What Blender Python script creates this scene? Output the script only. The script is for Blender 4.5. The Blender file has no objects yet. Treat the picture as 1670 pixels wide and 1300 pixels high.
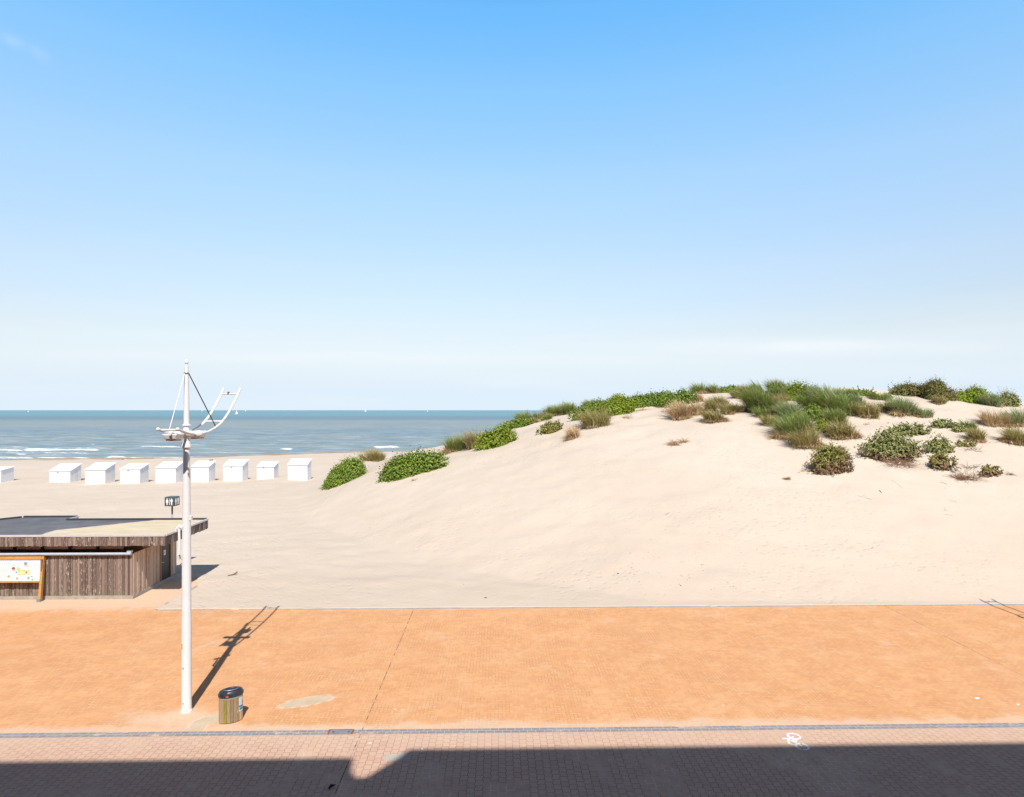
import bpy, bmesh, math, random
import numpy as np
from mathutils import Vector, Matrix
PI = math.pi
random.seed(7); RNG = np.random.default_rng(11)
S = bpy.context.scene
COL = S.collection

# ------------------------------------------------------------------ camera, sky, sun, exposure
F = 1050.0; CX = 835.0; HY = 669.0; CH = 8.5        # focal length and horizon in photo pixels, eye height
cam = bpy.data.objects.new('camera', bpy.data.cameras.new('camera')); COL.objects.link(cam)
cam.location = (0, 0, CH); cam.rotation_euler = (math.radians(90), 0, 0)
cam.data.sensor_width = 36; cam.data.lens = F/1670*36; cam.data.shift_y = 19/1670
cam.data.clip_start = 0.1; cam.data.clip_end = 200000
S.camera = cam
SUN = Vector((0.1384, -0.7616, 1.0)).normalized()
w = bpy.data.worlds.new('World'); S.world = w; w.use_nodes = True
nt = w.node_tree; nt.nodes.clear()
wo = nt.nodes.new('ShaderNodeOutputWorld'); bg = nt.nodes.new('ShaderNodeBackground')
sk = nt.nodes.new('ShaderNodeTexSky'); sk.sky_type = 'NISHITA'; sk.sun_disc = False
sk.sun_elevation = math.radians(52.3); sk.sun_rotation = math.radians(169.7)
sk.air_density = 1.0; sk.dust_density = 0.3; sk.ozone_density = 1.6
bg.inputs['Strength'].default_value = 0.15
# thin high cloud: a pale veil mixed over the sky colour by direction
tc = nt.nodes.new('ShaderNodeTexCoord'); mp = nt.nodes.new('ShaderNodeMapping')
mp.inputs['Scale'].default_value = (2.0, 2.0, 22.0)
nz = nt.nodes.new('ShaderNodeTexNoise'); nz.inputs['Scale'].default_value = 1.6; nz.inputs['Detail'].default_value = 6
cr = nt.nodes.new('ShaderNodeMapRange'); cr.inputs[1].default_value = 0.5; cr.inputs[2].default_value = 0.8
cr.inputs[3].default_value = 0.0; cr.inputs[4].default_value = 0.30
sepw = nt.nodes.new('ShaderNodeSeparateXYZ'); el = nt.nodes.new('ShaderNodeMapRange')
el.inputs[1].default_value = 0.02; el.inputs[2].default_value = 0.20; el.inputs[3].default_value = 1.0; el.inputs[4].default_value = 0.0
mulw = nt.nodes.new('ShaderNodeMath'); mulw.operation = 'MULTIPLY'
mxw = nt.nodes.new('ShaderNodeMix'); mxw.data_type = 'RGBA'; mxw.inputs['B'].default_value = (2.98, 3.15, 3.28, 1)
L = nt.links.new
L(tc.outputs['Generated'], mp.inputs['Vector']); L(mp.outputs[0], nz.inputs['Vector']); L(nz.outputs[0], cr.inputs[0])
L(tc.outputs['Generated'], sepw.inputs[0]); L(sepw.outputs[2], el.inputs[0])
L(cr.outputs[0], mulw.inputs[0]); L(el.outputs[0], mulw.inputs[1])
# the clear blue deepens upward within view, and a pale sea haze lies along the horizon
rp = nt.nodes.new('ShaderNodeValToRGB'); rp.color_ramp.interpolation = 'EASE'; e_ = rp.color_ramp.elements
for i_, (p_, c_) in enumerate([(0.0, (.40,.36,.34)), (0.113, (.57,.47,.42)), (0.205, (.73,.63,.55)), (0.331, (.83,.84,.75)), (0.443, (.72,.96,.93)), (0.531, (.53,.98,1.06)), (0.68, (.20,.145,.13)), (1.0, (.26,.10,.09))]):  # last stops: unseen overhead sky dimmed and reddened to darken the shade
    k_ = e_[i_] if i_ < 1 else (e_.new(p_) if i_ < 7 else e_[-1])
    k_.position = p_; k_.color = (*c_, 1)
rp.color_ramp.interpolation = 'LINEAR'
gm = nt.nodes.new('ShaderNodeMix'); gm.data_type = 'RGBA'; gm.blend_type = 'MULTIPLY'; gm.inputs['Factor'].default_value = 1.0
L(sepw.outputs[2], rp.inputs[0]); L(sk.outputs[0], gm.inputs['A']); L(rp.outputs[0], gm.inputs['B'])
hz = nt.nodes.new('ShaderNodeMapRange'); hz.interpolation_type = 'SMOOTHSTEP'
for i_, v_ in enumerate((0.02, 0.16, 1.0, 0.0)): hz.inputs[i_+1].default_value = v_
hm = nt.nodes.new('ShaderNodeMix'); hm.data_type = 'RGBA'; hm.inputs['B'].default_value = (2.42, 2.80, 3.17, 1)
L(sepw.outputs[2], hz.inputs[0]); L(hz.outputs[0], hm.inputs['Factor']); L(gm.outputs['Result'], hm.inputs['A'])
def wm(op, a, b=0.0):
    nd = nt.nodes.new('ShaderNodeMath'); nd.operation = op
    for k_, v_ in enumerate((a, b)):
        if isinstance(v_, bpy.types.NodeSocket): L(v_, nd.inputs[k_])
        else: nd.inputs[k_].default_value = v_
    return nd.outputs[0]
def streak(az, ele, haz, hel, tilt, amp):            # one thin cloud in a given direction of the sky
    a_ = wm('SUBTRACT', wm('DIVIDE', sepw.outputs[0], wm('MAXIMUM', sepw.outputs[1], 0.05)), az)
    e2 = wm('SUBTRACT', wm('SUBTRACT', wm('DIVIDE', sepw.outputs[2], wm('MAXIMUM', sepw.outputs[1], 0.05)), ele), wm('MULTIPLY', a_, tilt))
    d2 = wm('ADD', wm('POWER', wm('ABSOLUTE', wm('DIVIDE', a_, haz)), 2.0), wm('POWER', wm('ABSOLUTE', wm('DIVIDE', e2, hel)), 2.0))
    n2 = nt.nodes.new('ShaderNodeTexNoise'); n2.inputs['Scale'].default_value = 9; n2.inputs['Detail'].default_value = 5
    m2 = nt.nodes.new('ShaderNodeMapping'); m2.inputs['Scale'].default_value = (1, 1, 5); L(tc.outputs['Generated'], m2.inputs[0]); L(m2.outputs[0], n2.inputs[0])
    return wm('MULTIPLY', wm('POWER', 2.718, wm('MULTIPLY', d2, -1.0)), wm('MULTIPLY', n2.outputs[0], amp))
cl_ = wm('MAXIMUM', mulw.outputs[0], wm('MAXIMUM', wm('MAXIMUM', streak(.47, .098, .24, .012, .0, 1.3), streak(-.25, .082, .5, .010, -.01, .7)), wm('MAXIMUM', streak(-.775, .572, .020, .010, -.35, .26), streak(-.735, .553, .018, .010, -.5, .24))))
cl_ = wm('MINIMUM', cl_, 1.0)
L(cl_, mxw.inputs['Factor']); L(hm.outputs['Result'], mxw.inputs['A'])
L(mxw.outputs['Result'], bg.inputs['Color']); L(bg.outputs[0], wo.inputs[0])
sl = bpy.data.lights.new('sun', 'SUN'); sl.energy = 2.85; sl.angle = math.radians(0.5); sl.color = (1.0, 0.94, 0.865)
so = bpy.data.objects.new('sun', sl); COL.objects.link(so)
so.rotation_euler = SUN.to_track_quat('Z', 'Y').to_euler(); so.location = (20, -60, 80)
S.view_settings.view_transform = 'Standard'; S.view_settings.look = 'None'
S.view_settings.gamma = 1.0; S.view_settings.use_curve_mapping = False
S.view_settings.exposure = 1.05

# ------------------------------------------------------------------ helpers
AY = 0.021                                           # the promenade runs turned by this angle
def W(s, t, z=0.0):
    c, n = math.cos(AY), math.sin(AY)
    return Vector((s*c - t*n, s*n + t*c, z))
def ST(x, y):
    c, n = math.cos(AY), math.sin(AY)
    return x*c + y*n, -x*n + y*c
def at(px, py, z=0.0):
    Y = F*(CH - z)/(py - HY); return Vector(((px - CX)*Y/F, Y, z))
def lk(o, parent=None):
    COL.objects.link(o)
    if parent is not None: o.parent = parent
    return o
def tag(o, label=None, cat=None, group=None, kind=None):
    if label: o['label'] = label
    if cat: o['category'] = cat
    if group: o['group'] = group
    if kind: o['kind'] = kind
    return o
def empty(name, loc, rz=0.0):
    o = bpy.data.objects.new(name, None); o.empty_display_size = 0.3
    o.location = loc; o.rotation_euler = (0, 0, rz); return lk(o)
def mesh_obj(name, verts, faces, mats, parent=None, smooth=False, mi=None):
    me = bpy.data.meshes.new(name); me.from_pydata([tuple(v) for v in verts], [], [tuple(f) for f in faces])
    for m in (mats if isinstance(mats, (list, tuple)) else [mats]): me.materials.append(m)
    if mi is not None: me.polygons.foreach_set('material_index', np.asarray(mi, dtype=np.int32))
    if smooth: me.polygons.foreach_set('use_smooth', np.ones(len(me.polygons), bool))
    me.update(); return lk(bpy.data.objects.new(name, me), parent)
def np_mesh(name, V, Q, mats, parent=None, smooth=False, mi=None):
    """V (n,3), Q (m,k) all polygons with k corners"""
    me = bpy.data.meshes.new(name); n, (m, k) = len(V), Q.shape
    me.vertices.add(n); me.vertices.foreach_set('co', np.ascontiguousarray(V, dtype=np.float32).ravel())
    me.loops.add(m*k); me.loops.foreach_set('vertex_index', np.ascontiguousarray(Q, dtype=np.int32).ravel())
    me.polygons.add(m); me.polygons.foreach_set('loop_start', np.arange(0, m*k, k, dtype=np.int32))
    for mt in (mats if isinstance(mats, (list, tuple)) else [mats]): me.materials.append(mt)
    if mi is not None: me.polygons.foreach_set('material_index', np.asarray(mi, dtype=np.int32))
    if smooth: me.polygons.foreach_set('use_smooth', np.ones(m, bool))
    me.update(calc_edges=True); me.validate(); return lk(bpy.data.objects.new(name, me), parent)

class MB:
    """collects shapes; build() links them as one mesh"""
    def __init__(s): s.v = []; s.f = []; s.mi = []
    def add(s, vs, fs, mi=0):
        b = len(s.v); s.v += [tuple(v) for v in vs]; s.f += [tuple(b+i for i in f) for f in fs]; s.mi += [mi]*len(fs); return s
    def box(s, x0, x1, y0, y1, z0, z1, mi=0, M=None):
        vs = [Vector((x, y, z)) for z in (z0, z1) for y in (y0, y1) for x in (x0, x1)]
        if M is not None: vs = [M @ v for v in vs]
        return s.add(vs, [(0,2,3,1),(4,5,7,6),(0,1,5,4),(2,6,7,3),(0,4,6,2),(1,3,7,5)], mi)
    def prism(s, pts, z0, z1, mi=0):
        n = len(pts); vs = [(p[0], p[1], z0) for p in pts] + [(p[0], p[1], z1) for p in pts]
        fs = [tuple(range(n-1, -1, -1)), tuple(range(n, 2*n))] + [(i, (i+1) % n, n+(i+1) % n, n+i) for i in range(n)]
        return s.add(vs, fs, mi)
    def tube(s, pts, r, seg=12, mi=0, cap=True):
        pts = [Vector(p) for p in pts]; n = len(pts)
        rs = r if isinstance(r, (list, tuple)) else [r]*n
        up = Vector((0.31, 0.12, 1)).normalized(); b = len(s.v); vs = []
        for i, p in enumerate(pts):
            d = (pts[min(i+1, n-1)] - pts[max(i-1, 0)]).normalized()
            a = d.cross(up if abs(d.dot(up)) < .97 else Vector((1, 0, 0))).normalized(); c = a.cross(d)
            for k in range(seg):
                q = 2*PI*k/seg; vs.append(p + (a*math.cos(q) + c*math.sin(q))*rs[i])
        fs = [(i*seg+k, i*seg+(k+1) % seg, (i+1)*seg+(k+1) % seg, (i+1)*seg+k) for i in range(n-1) for k in range(seg)]
        if cap: fs += [tuple(range(seg-1, -1, -1)), tuple((n-1)*seg+k for k in range(seg))]
        return s.add(vs, fs, mi)
    def ball(s, c, r, seg=12, rings=8, sc=(1,1,1), mi=0):
        c = Vector(c); vs = [c+Vector((0,0,-r*sc[2]))]
        for i in range(1, rings):
            a = -PI/2 + PI*i/rings
            for k in range(seg):
                q = 2*PI*k/seg; vs.append(c + Vector((r*sc[0]*math.cos(a)*math.cos(q), r*sc[1]*math.cos(a)*math.sin(q), r*sc[2]*math.sin(a))))
        vs.append(c+Vector((0,0,r*sc[2]))); fs = []
        for k in range(seg): fs.append((0, 1+(k+1) % seg, 1+k))
        for i in range(rings-2):
            for k in range(seg): fs.append((1+i*seg+k, 1+i*seg+(k+1) % seg, 1+(i+1)*seg+(k+1) % seg, 1+(i+1)*seg+k))
        t = len(vs)-1
        for k in range(seg): fs.append((t, 1+(rings-2)*seg+k, 1+(rings-2)*seg+(k+1) % seg))
        return s.add(vs, fs, mi)
    def lathe(s, prof, seg=20, c=(0,0), mi=0):
        vs = [(c[0]+r*math.cos(2*PI*k/seg), c[1]+r*math.sin(2*PI*k/seg), z) for r, z in prof for k in range(seg)]; n = len(prof)
        fs = [(i*seg+k, i*seg+(k+1) % seg, (i+1)*seg+(k+1) % seg, (i+1)*seg+k) for i in range(n-1) for k in range(seg)]
        fs += [tuple(range(seg-1, -1, -1)), tuple((n-1)*seg+k for k in range(seg))]
        return s.add(vs, fs, mi)
    def build(s, name, mats, parent=None, smooth=False, bevel=0, off=None):
        v = s.v if off is None else [tuple(Vector(p)-Vector(off)) for p in s.v]
        o = mesh_obj(name, v, s.f, mats, parent, False, s.mi)
        if smooth:
            me = o.data; me.polygons.foreach_set('use_smooth', np.ones(len(me.polygons), bool)); me.set_sharp_from_angle(angle=math.radians(40))
        if off is not None: o.location = off
        if bevel:
            m = o.modifiers.new('bevel', 'BEVEL'); m.width = bevel; m.segments = 2; m.limit_method = 'ANGLE'
        return o

# ------------------------------------------------------------------ node helper
class NT:
    def __init__(s, name):
        s.m = bpy.data.materials.new(name); s.m.use_nodes = True; s.t = s.m.node_tree; s.b = s.t.nodes['Principled BSDF']
        s.b.inputs['Roughness'].default_value = 0.85; s.b.inputs['Specular IOR Level'].default_value = 0.25
    def n(s, typ, **kw):
        nd = s.t.nodes.new('ShaderNode'+typ)
        for k, v in kw.items(): setattr(nd, k, v)
        return nd
    def set(s, sock, v):
        if isinstance(v, bpy.types.NodeSocket): s.t.links.new(v, sock)
        elif isinstance(v, (tuple, list)) and len(v) == 3 and sock.type == 'RGBA': sock.default_value = (*v, 1)
        else: sock.default_value = v
    def math(s, op, a, b=0.0, c=None, clamp=False):
        nd = s.n('Math', operation=op); nd.use_clamp = clamp; s.set(nd.inputs[0], a); s.set(nd.inputs[1], b)
        if c is not None: s.set(nd.inputs[2], c)
        return nd.outputs[0]
    def mix(s, f, a, b, mode='MIX'):
        nd = s.n('Mix', data_type='RGBA', blend_type=mode); nd.clamp_factor = True
        s.set(nd.inputs['Factor'], f); s.set(nd.inputs['A'], a); s.set(nd.inputs['B'], b); return nd.outputs['Result']
    def obj(s): return s.n('TexCoord').outputs['Object']
    def sep(s, v):
        nd = s.n('SeparateXYZ'); s.set(nd.inputs[0], v); return nd.outputs
    def comb(s, x, y, z=0.0):
        nd = s.n('CombineXYZ'); s.set(nd.inputs[0], x); s.set(nd.inputs[1], y); s.set(nd.inputs[2], z); return nd.outputs[0]
    def noise(s, v, scale, detail=3, rough=.5, sc=None, dist=0.0):
        if sc is not None:
            mp = s.n('Mapping'); s.set(mp.inputs[0], v); mp.inputs['Scale'].default_value = sc; v = mp.outputs[0]
        nd = s.n('TexNoise'); s.set(nd.inputs['Vector'], v); nd.inputs['Scale'].default_value = scale
        nd.inputs['Detail'].default_value = detail; nd.inputs['Roughness'].default_value = rough; nd.inputs['Distortion'].default_value = dist
        return nd.outputs[0]
    def rng(s, v, a, b, c=0.0, d=1.0, smooth=False):
        nd = s.n('MapRange'); s.set(nd.inputs[0], v)
        if smooth: nd.interpolation_type = 'SMOOTHSTEP'
        for i, x in enumerate((a, b, c, d)): nd.inputs[i+1].default_value = x
        return nd.outputs[0]
    def white(s, v):
        nd = s.n('TexWhiteNoise', noise_dimensions='3D'); s.set(nd.inputs['Vector'], v); return nd.outputs['Value']
    def bump(s, h, strength, dist, normal=None):
        nd = s.n('Bump'); s.set(nd.inputs['Height'], h); nd.inputs['Strength'].default_value = strength; nd.inputs['Distance'].default_value = dist
        if normal is not None: s.set(nd.inputs['Normal'], normal)
        s.t.links.new(nd.outputs[0], s.b.inputs['Normal']); return nd.outputs[0]
    def out(s, col, rough=None, spec=None, metal=None):
        s.set(s.b.inputs['Base Color'], col)
        if rough is not None: s.set(s.b.inputs['Roughness'], rough)
        if spec is not None: s.set(s.b.inputs['Specular IOR Level'], spec)
        if metal is not None: s.set(s.b.inputs['Metallic'], metal)
        return s.m

def m_plain(name, col, rough=.7, var=.12, scale=6, spec=.25, metal=0, bump=0, dirt=None, dirt_amt=.4):
    q = NT(name); o = q.obj(); n = q.noise(o, scale, 5, .6)
    c = q.mix(q.rng(n, .3, .7), tuple(x*(1-var) for x in col), tuple(min(1, x*(1+var)) for x in col))
    if dirt is not None:
        d = q.noise(o, scale*.6, 6, .7, sc=(1, 1, .35)); c = q.mix(q.math('MULTIPLY', q.rng(d, .58, .72), dirt_amt), c, dirt)
    if bump: q.bump(q.noise(o, scale*8, 3), bump, .01)
    return q.out(c, rough, spec, metal)

# ------------------------------------------------------------------ surface materials
def mat_sand():
    q = NT('sand'); o = q.obj(); x, y, z = q.sep(o)[0:3]
    big = q.noise(o, .07, 4, .55); mid = q.noise(o, .7, 5, .6); fine = q.noise(o, 22, 3, .7)
    c = q.mix(q.rng(big, .35, .65), (.522, .438, .356), (.552, .472, .390))
    c = q.mix(q.math('MULTIPLY', q.rng(mid, .5, .75), .25), c, (.47, .375, .29))
    c = q.mix(q.math('MULTIPLY', q.rng(fine, .45, .8), .22), c, (.44, .35, .27))
    # wet sand by the water
    wet = q.rng(q.math('ADD', z, q.math('MULTIPLY', q.noise(o, .15, 3), .12)), -.70, -.50, 1.0, 0.0, True)
    c = q.mix(wet, c, (.30, .235, .175))
    # wind ripples, trampled hollows, grain
    rip = q.n('TexWave', wave_type='BANDS', bands_direction='DIAGONAL'); q.set(rip.inputs['Vector'], o)
    rip.inputs['Scale'].default_value = 1.3; rip.inputs['Distortion'].default_value = 6; rip.inputs['Detail'].default_value = 3; rip.inputs['Detail Scale'].default_value = .6
    ripm = q.math('MULTIPLY', rip.outputs['Fac'], q.rng(q.noise(o, .12, 3), .42, .62, 0.0, .5))
    vor = q.n('TexVoronoi', feature='SMOOTH_F1'); q.set(vor.inputs['Vector'], o); vor.inputs['Scale'].default_value = 2.9
    hol = q.math('MULTIPLY', q.rng(vor.outputs['Distance'], .05, .35), q.rng(q.noise(o, .09, 4, .6), .46, .60, 0.0, 1.0))
    h = q.math('ADD', q.math('MULTIPLY', ripm, .25), q.math('MULTIPLY', hol, 1.0))
    h = q.math('ADD', h, q.math('MULTIPLY', mid, 1.3)); h = q.math('ADD', h, q.math('MULTIPLY', q.noise(o, 5, 4, .7), .45))
    q.bump(h, .5, .085)
    return q.out(c, .95, .1)
def herring(q, x, y, u):
    """2:1 herringbone in s,t: returns joint mask (1 on a joint) and a random number per brick"""
    px = q.math('DIVIDE', x, u); py = q.math('DIVIDE', y, u)
    i = q.math('FLOOR', px); j = q.math('FLOOR', py); fx = q.math('SUBTRACT', px, i); fy = q.math('SUBTRACT', py, j)
    k = q.math('FLOORED_MODULO', q.math('SUBTRACT', i, j), 4.0)
    eq = [q.math('COMPARE', k, float(v), .1) for v in range(4)]
    l = q.math('ADD', fx, eq[1]); r = q.math('ADD', q.math('SUBTRACT', 1.0, fx), eq[0])
    b = q.math('ADD', fy, eq[2]); t = q.math('ADD', q.math('SUBTRACT', 1.0, fy), eq[3])
    d = q.math('MINIMUM', q.math('MINIMUM', l, r), q.math('MINIMUM', b, t))
    rid = q.white(q.comb(q.math('SUBTRACT', i, eq[1]), q.math('SUBTRACT', j, eq[2]), 1.0))
    return d, rid
def mat_orange():
    q = NT('orange_paving'); o = q.obj(); x, y, z = q.sep(o)[0:3]
    d, rid = herring(q, x, y, .105)
    big = q.noise(o, .35, 5, .6); mid = q.noise(o, 2.2, 5, .65)
    c = q.mix(rid, (.565, .286, .136), (.625, .342, .166))
    c = q.mix(q.math('MULTIPLY', q.rng(big, .45, .7), .3), c, (.60, .335, .185))
    streak = q.noise(o, .9, 6, .7, sc=(.5, 1.6, 1), dist=1.2)
    c = q.mix(q.rng(streak, .50, .78, 0, .42), c, (.68, .44, .265))
    c = q.mix(q.rng(q.noise(o, .28, 4, .6, sc=(1, .5, 1), dist=.6), .52, .72, 0, .22), c, (.50, .25, .125))
    j = q.rng(d, .035, .085, 1.0, 0.0)
    jm = q.noise(o, .8, 3, .6); jc = q.mix(q.rng(jm, .45, .6), (.36, .20, .11), (.66, .44, .27))
    c = q.mix(q.math('MULTIPLY', j, q.rng(q.noise(o, 1.3, 4), .35, .65, .35, 1.0)), c, jc)
    # dusting of blown sand: along the grey gutter, along the sand, and in stray patches
    dn = q.math('MULTIPLY', q.math('SUBTRACT', q.noise(o, 1.1, 5, .65), .5), 1.2)
    e1 = q.rng(q.math('ADD', y, dn), 17.35, 17.75, .75, 0.0, True)
    e2 = q.rng(q.math('ADD', y, q.math('MULTIPLY', dn, 2.0)), 27.2, 28.3, 0.0, .85, True)
    left = q.rng(x, -16.0, -22.0, 0, .6); e3 = q.math('MULTIPLY', q.rng(q.math('ADD', y, q.math('MULTIPLY', dn, 2.0)), 27.9, 29.4, 0.0, 1.0, True), left)
    e4 = q.math('MULTIPLY', q.rng(q.noise(o, .55, 6, .7, dist=.6), .60, .74), .7)
    dx = q.math('ADD', x, 8.9); dy = q.math('SUBTRACT', y, 17.95)
    rr = q.math('SQRT', q.math('ADD', q.math('MULTIPLY', dx, dx), q.math('MULTIPLY', q.math('MULTIPLY', dy, dy), 4.5)))
    e5 = q.rng(q.math('ADD', rr, q.math('MULTIPLY', dn, 2.4)), .5, 1.9, .8, 0.0, True)
    dust = q.math('MAXIMUM', q.math('MAXIMUM', e1, e2), q.math('MAXIMUM', q.math('MAXIMUM', e3, e4), e5))
    c = q.mix(q.math('MULTIPLY', dust, q.rng(q.noise(o, 9, 4, .7), .25, .6, .45, 1.0)), c, (.60, .47, .36))
    # two dried puddles of sand with paler drying rims
    wn1 = q.math('MULTIPLY', q.math('SUBTRACT', q.noise(o, 2.2, 6, .7), .5), .9)
    def pud(cx_, cy_, hl, hw, ang, off=0.0):
        ca, sa = math.cos(ang), math.sin(ang); ux = q.math('SUBTRACT', x, cx_); uy = q.math('SUBTRACT', y, cy_)
        a_ = q.math('DIVIDE', q.math('ADD', q.math('MULTIPLY', ux, ca), q.math('MULTIPLY', uy, sa)), hl)
        b_ = q.math('DIVIDE', q.math('SUBTRACT', q.math('MULTIPLY', uy, ca), q.math('MULTIPLY', ux, sa)), hw)
        return q.math('ADD', q.math('SQRT', q.math('ADD', q.math('MULTIPLY', a_, a_), q.math('MULTIPLY', b_, b_))), q.math('ADD', wn1, off))
    pd = q.math('MINIMUM', pud(-5.57, 18.92, .74, .27, .42), q.math('MINIMUM', pud(-7.85, 17.85, .55, .30, .75), pud(-8.05, 17.35, .22, .36, .1)))
    rim = q.math('MULTIPLY', q.rng(pd, 1.0, 1.26, 1.0, 0.0), q.rng(q.noise(o, 3.1, 5, .7), .42, .58))
    c = q.mix(rim, c, (.66, .56, .46))
    pc_ = q.mix(q.rng(q.noise(o, 2.2, 4, .6), .35, .65), (.46, .375, .26), (.53, .435, .315))
    c = q.mix(q.rng(pd, .94, 1.04, .93, 0.0), c, pc_)
    # expansion joints every 20 m
    xm = q.math('FLOORED_MODULO', q.math('ADD', x, 3.62+10.2), 20.4); dl = q.math('ABSOLUTE', q.math('SUBTRACT', xm, 10.2))
    xc = q.math('MULTIPLY', q.rng(dl, .006, .020, .9, 0.0), q.rng(q.noise(o, 3.0, 4, .7), .42, .56))
    c = q.mix(xc, c, (.09, .07, .06))
    sp = q.n('TexVoronoi'); q.set(sp.inputs['Vector'], o); sp.inputs['Scale'].default_value = 1.6
    c = q.mix(q.rng(sp.outputs['Distance'], .018, .03, .8, 0.0), c, (.15, .09, .06))
    q.bump(q.math('ADD', q.rng(d, .02, .1, 0.0, 1.0), q.math('MULTIPLY', mid, .6)), .35, .006)
    return q.out(c, .9, .15)
def mat_cobble():
    q = NT('cycle_path_paving'); o = q.obj(); x, y, z = q.sep(o)[0:3]
    wob = q.math('MULTIPLY', q.math('SINE', q.math('MULTIPLY', y, 2*PI/.20)), .011)
    v = q.comb(y, q.math('ADD', x, wob), 0.0)
    br = q.n('TexBrick'); br.offset = .5; br.squash = 1; q.set(br.inputs['Vector'], v)
    br.inputs['Scale'].default_value = 1; br.inputs['Brick Width'].default_value = .20; br.inputs['Row Height'].default_value = .178
    br.inputs['Mortar Size'].default_value = .0055; br.inputs['Mortar Smooth'].default_value = .3; br.inputs['Bias'].default_value = 0
    br.inputs['Color1'].default_value = (.505, .328, .243, 1); br.inputs['Color2'].default_value = (.555, .370, .276, 1)
    c = br.outputs['Color']
    c = q.mix(q.rng(q.noise(o, .8, 4, .6), .4, .7, 0, .5), c, (.56, .40, .29))
    c = q.mix(q.rng(q.noise(o, 14, 4, .7), .5, .8, 0, .4), c, (.52, .40, .31))
    jn = q.noise(o, .45, 4, .7, sc=(1, .6, 1)); jn2 = q.math('MULTIPLY', q.rng(jn, .52, .60), q.rng(q.math('ABSOLUTE', q.math('SUBTRACT', y, 15.0)), .9, 1.5, 1.0, .25)); jc = q.mix(jn2, (.19, .13, .105), (.80, .70, .58))
    c = q.mix(q.math('MULTIPLY', br.outputs['Fac'], .95), q.mix(br.outputs['Fac'], c, c), jc)
    dust = q.rng(q.math('ADD', y, q.math('MULTIPLY', q.math('SUBTRACT', q.noise(o, 1.3, 4), .5), 1.3)), 15.9, 17.0, 0.0, .38, True)
    c = q.mix(dust, c, (.56, .43, .34))
    # grey repair patch
    ax = q.math('ABSOLUTE', q.math('ADD', x, 2.45)); ay = q.math('ABSOLUTE', q.math('SUBTRACT', y, 15.83))
    nn = q.math('MULTIPLY', q.math('SUBTRACT', q.noise(o, 6, 3), .5), .35)
    pm = q.math('MULTIPLY', q.rng(q.math('ADD', ax, nn), .27, .31, 1, 0), q.rng(q.math('ADD', ay, nn), .14, .18, 1, 0))
    c = q.mix(pm, c, (.42, .39, .35))
    xm = q.math('ABSOLUTE', q.math('ADD', x, 3.62))
    xc = q.math('MULTIPLY', q.rng(xm, .006, .014, 1.0, 0.0), q.rng(q.noise(o, 3.5, 4, .7), .40, .52))
    c = q.mix(xc, c, (.06, .045, .045))
    q.bump(q.math('ADD', q.math('SUBTRACT', 1.0, br.outputs['Fac']), q.math('MULTIPLY', q.noise(o, 30, 3), .3)), .4, .008)
    return q.out(c, .85, .2)
def mat_gutterbrick():
    q = NT('grey_gutter_brick'); o = q.obj(); x, y, z = q.sep(o)[0:3]
    br = q.n('TexBrick'); br.offset = .5; q.set(br.inputs['Vector'], q.comb(x, q.math('SUBTRACT', y, 16.965), 0.0)); br.inputs['Scale'].default_value = 1
    br.inputs['Brick Width'].default_value = .22; br.inputs['Row Height'].default_value = .12; br.inputs['Mortar Size'].default_value = .006
    br.inputs['Color1'].default_value = (.215, .20, .22, 1); br.inputs['Color2'].default_value = (.275, .26, .275, 1)
    br.inputs['Mortar'].default_value = (.55, .50, .45, 1)
    c = q.mix(q.rng(q.noise(o, 3, 5), .4, .7, 0, .4), br.outputs['Color'], (.25, .245, .26))
    c = q.mix(q.rng(q.noise(o, .8, 6, .72, sc=(1, 3, 1)), .57, .64, 0, .9), c, (.58, .47, .37))
    return q.out(c, .8, .2)
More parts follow.
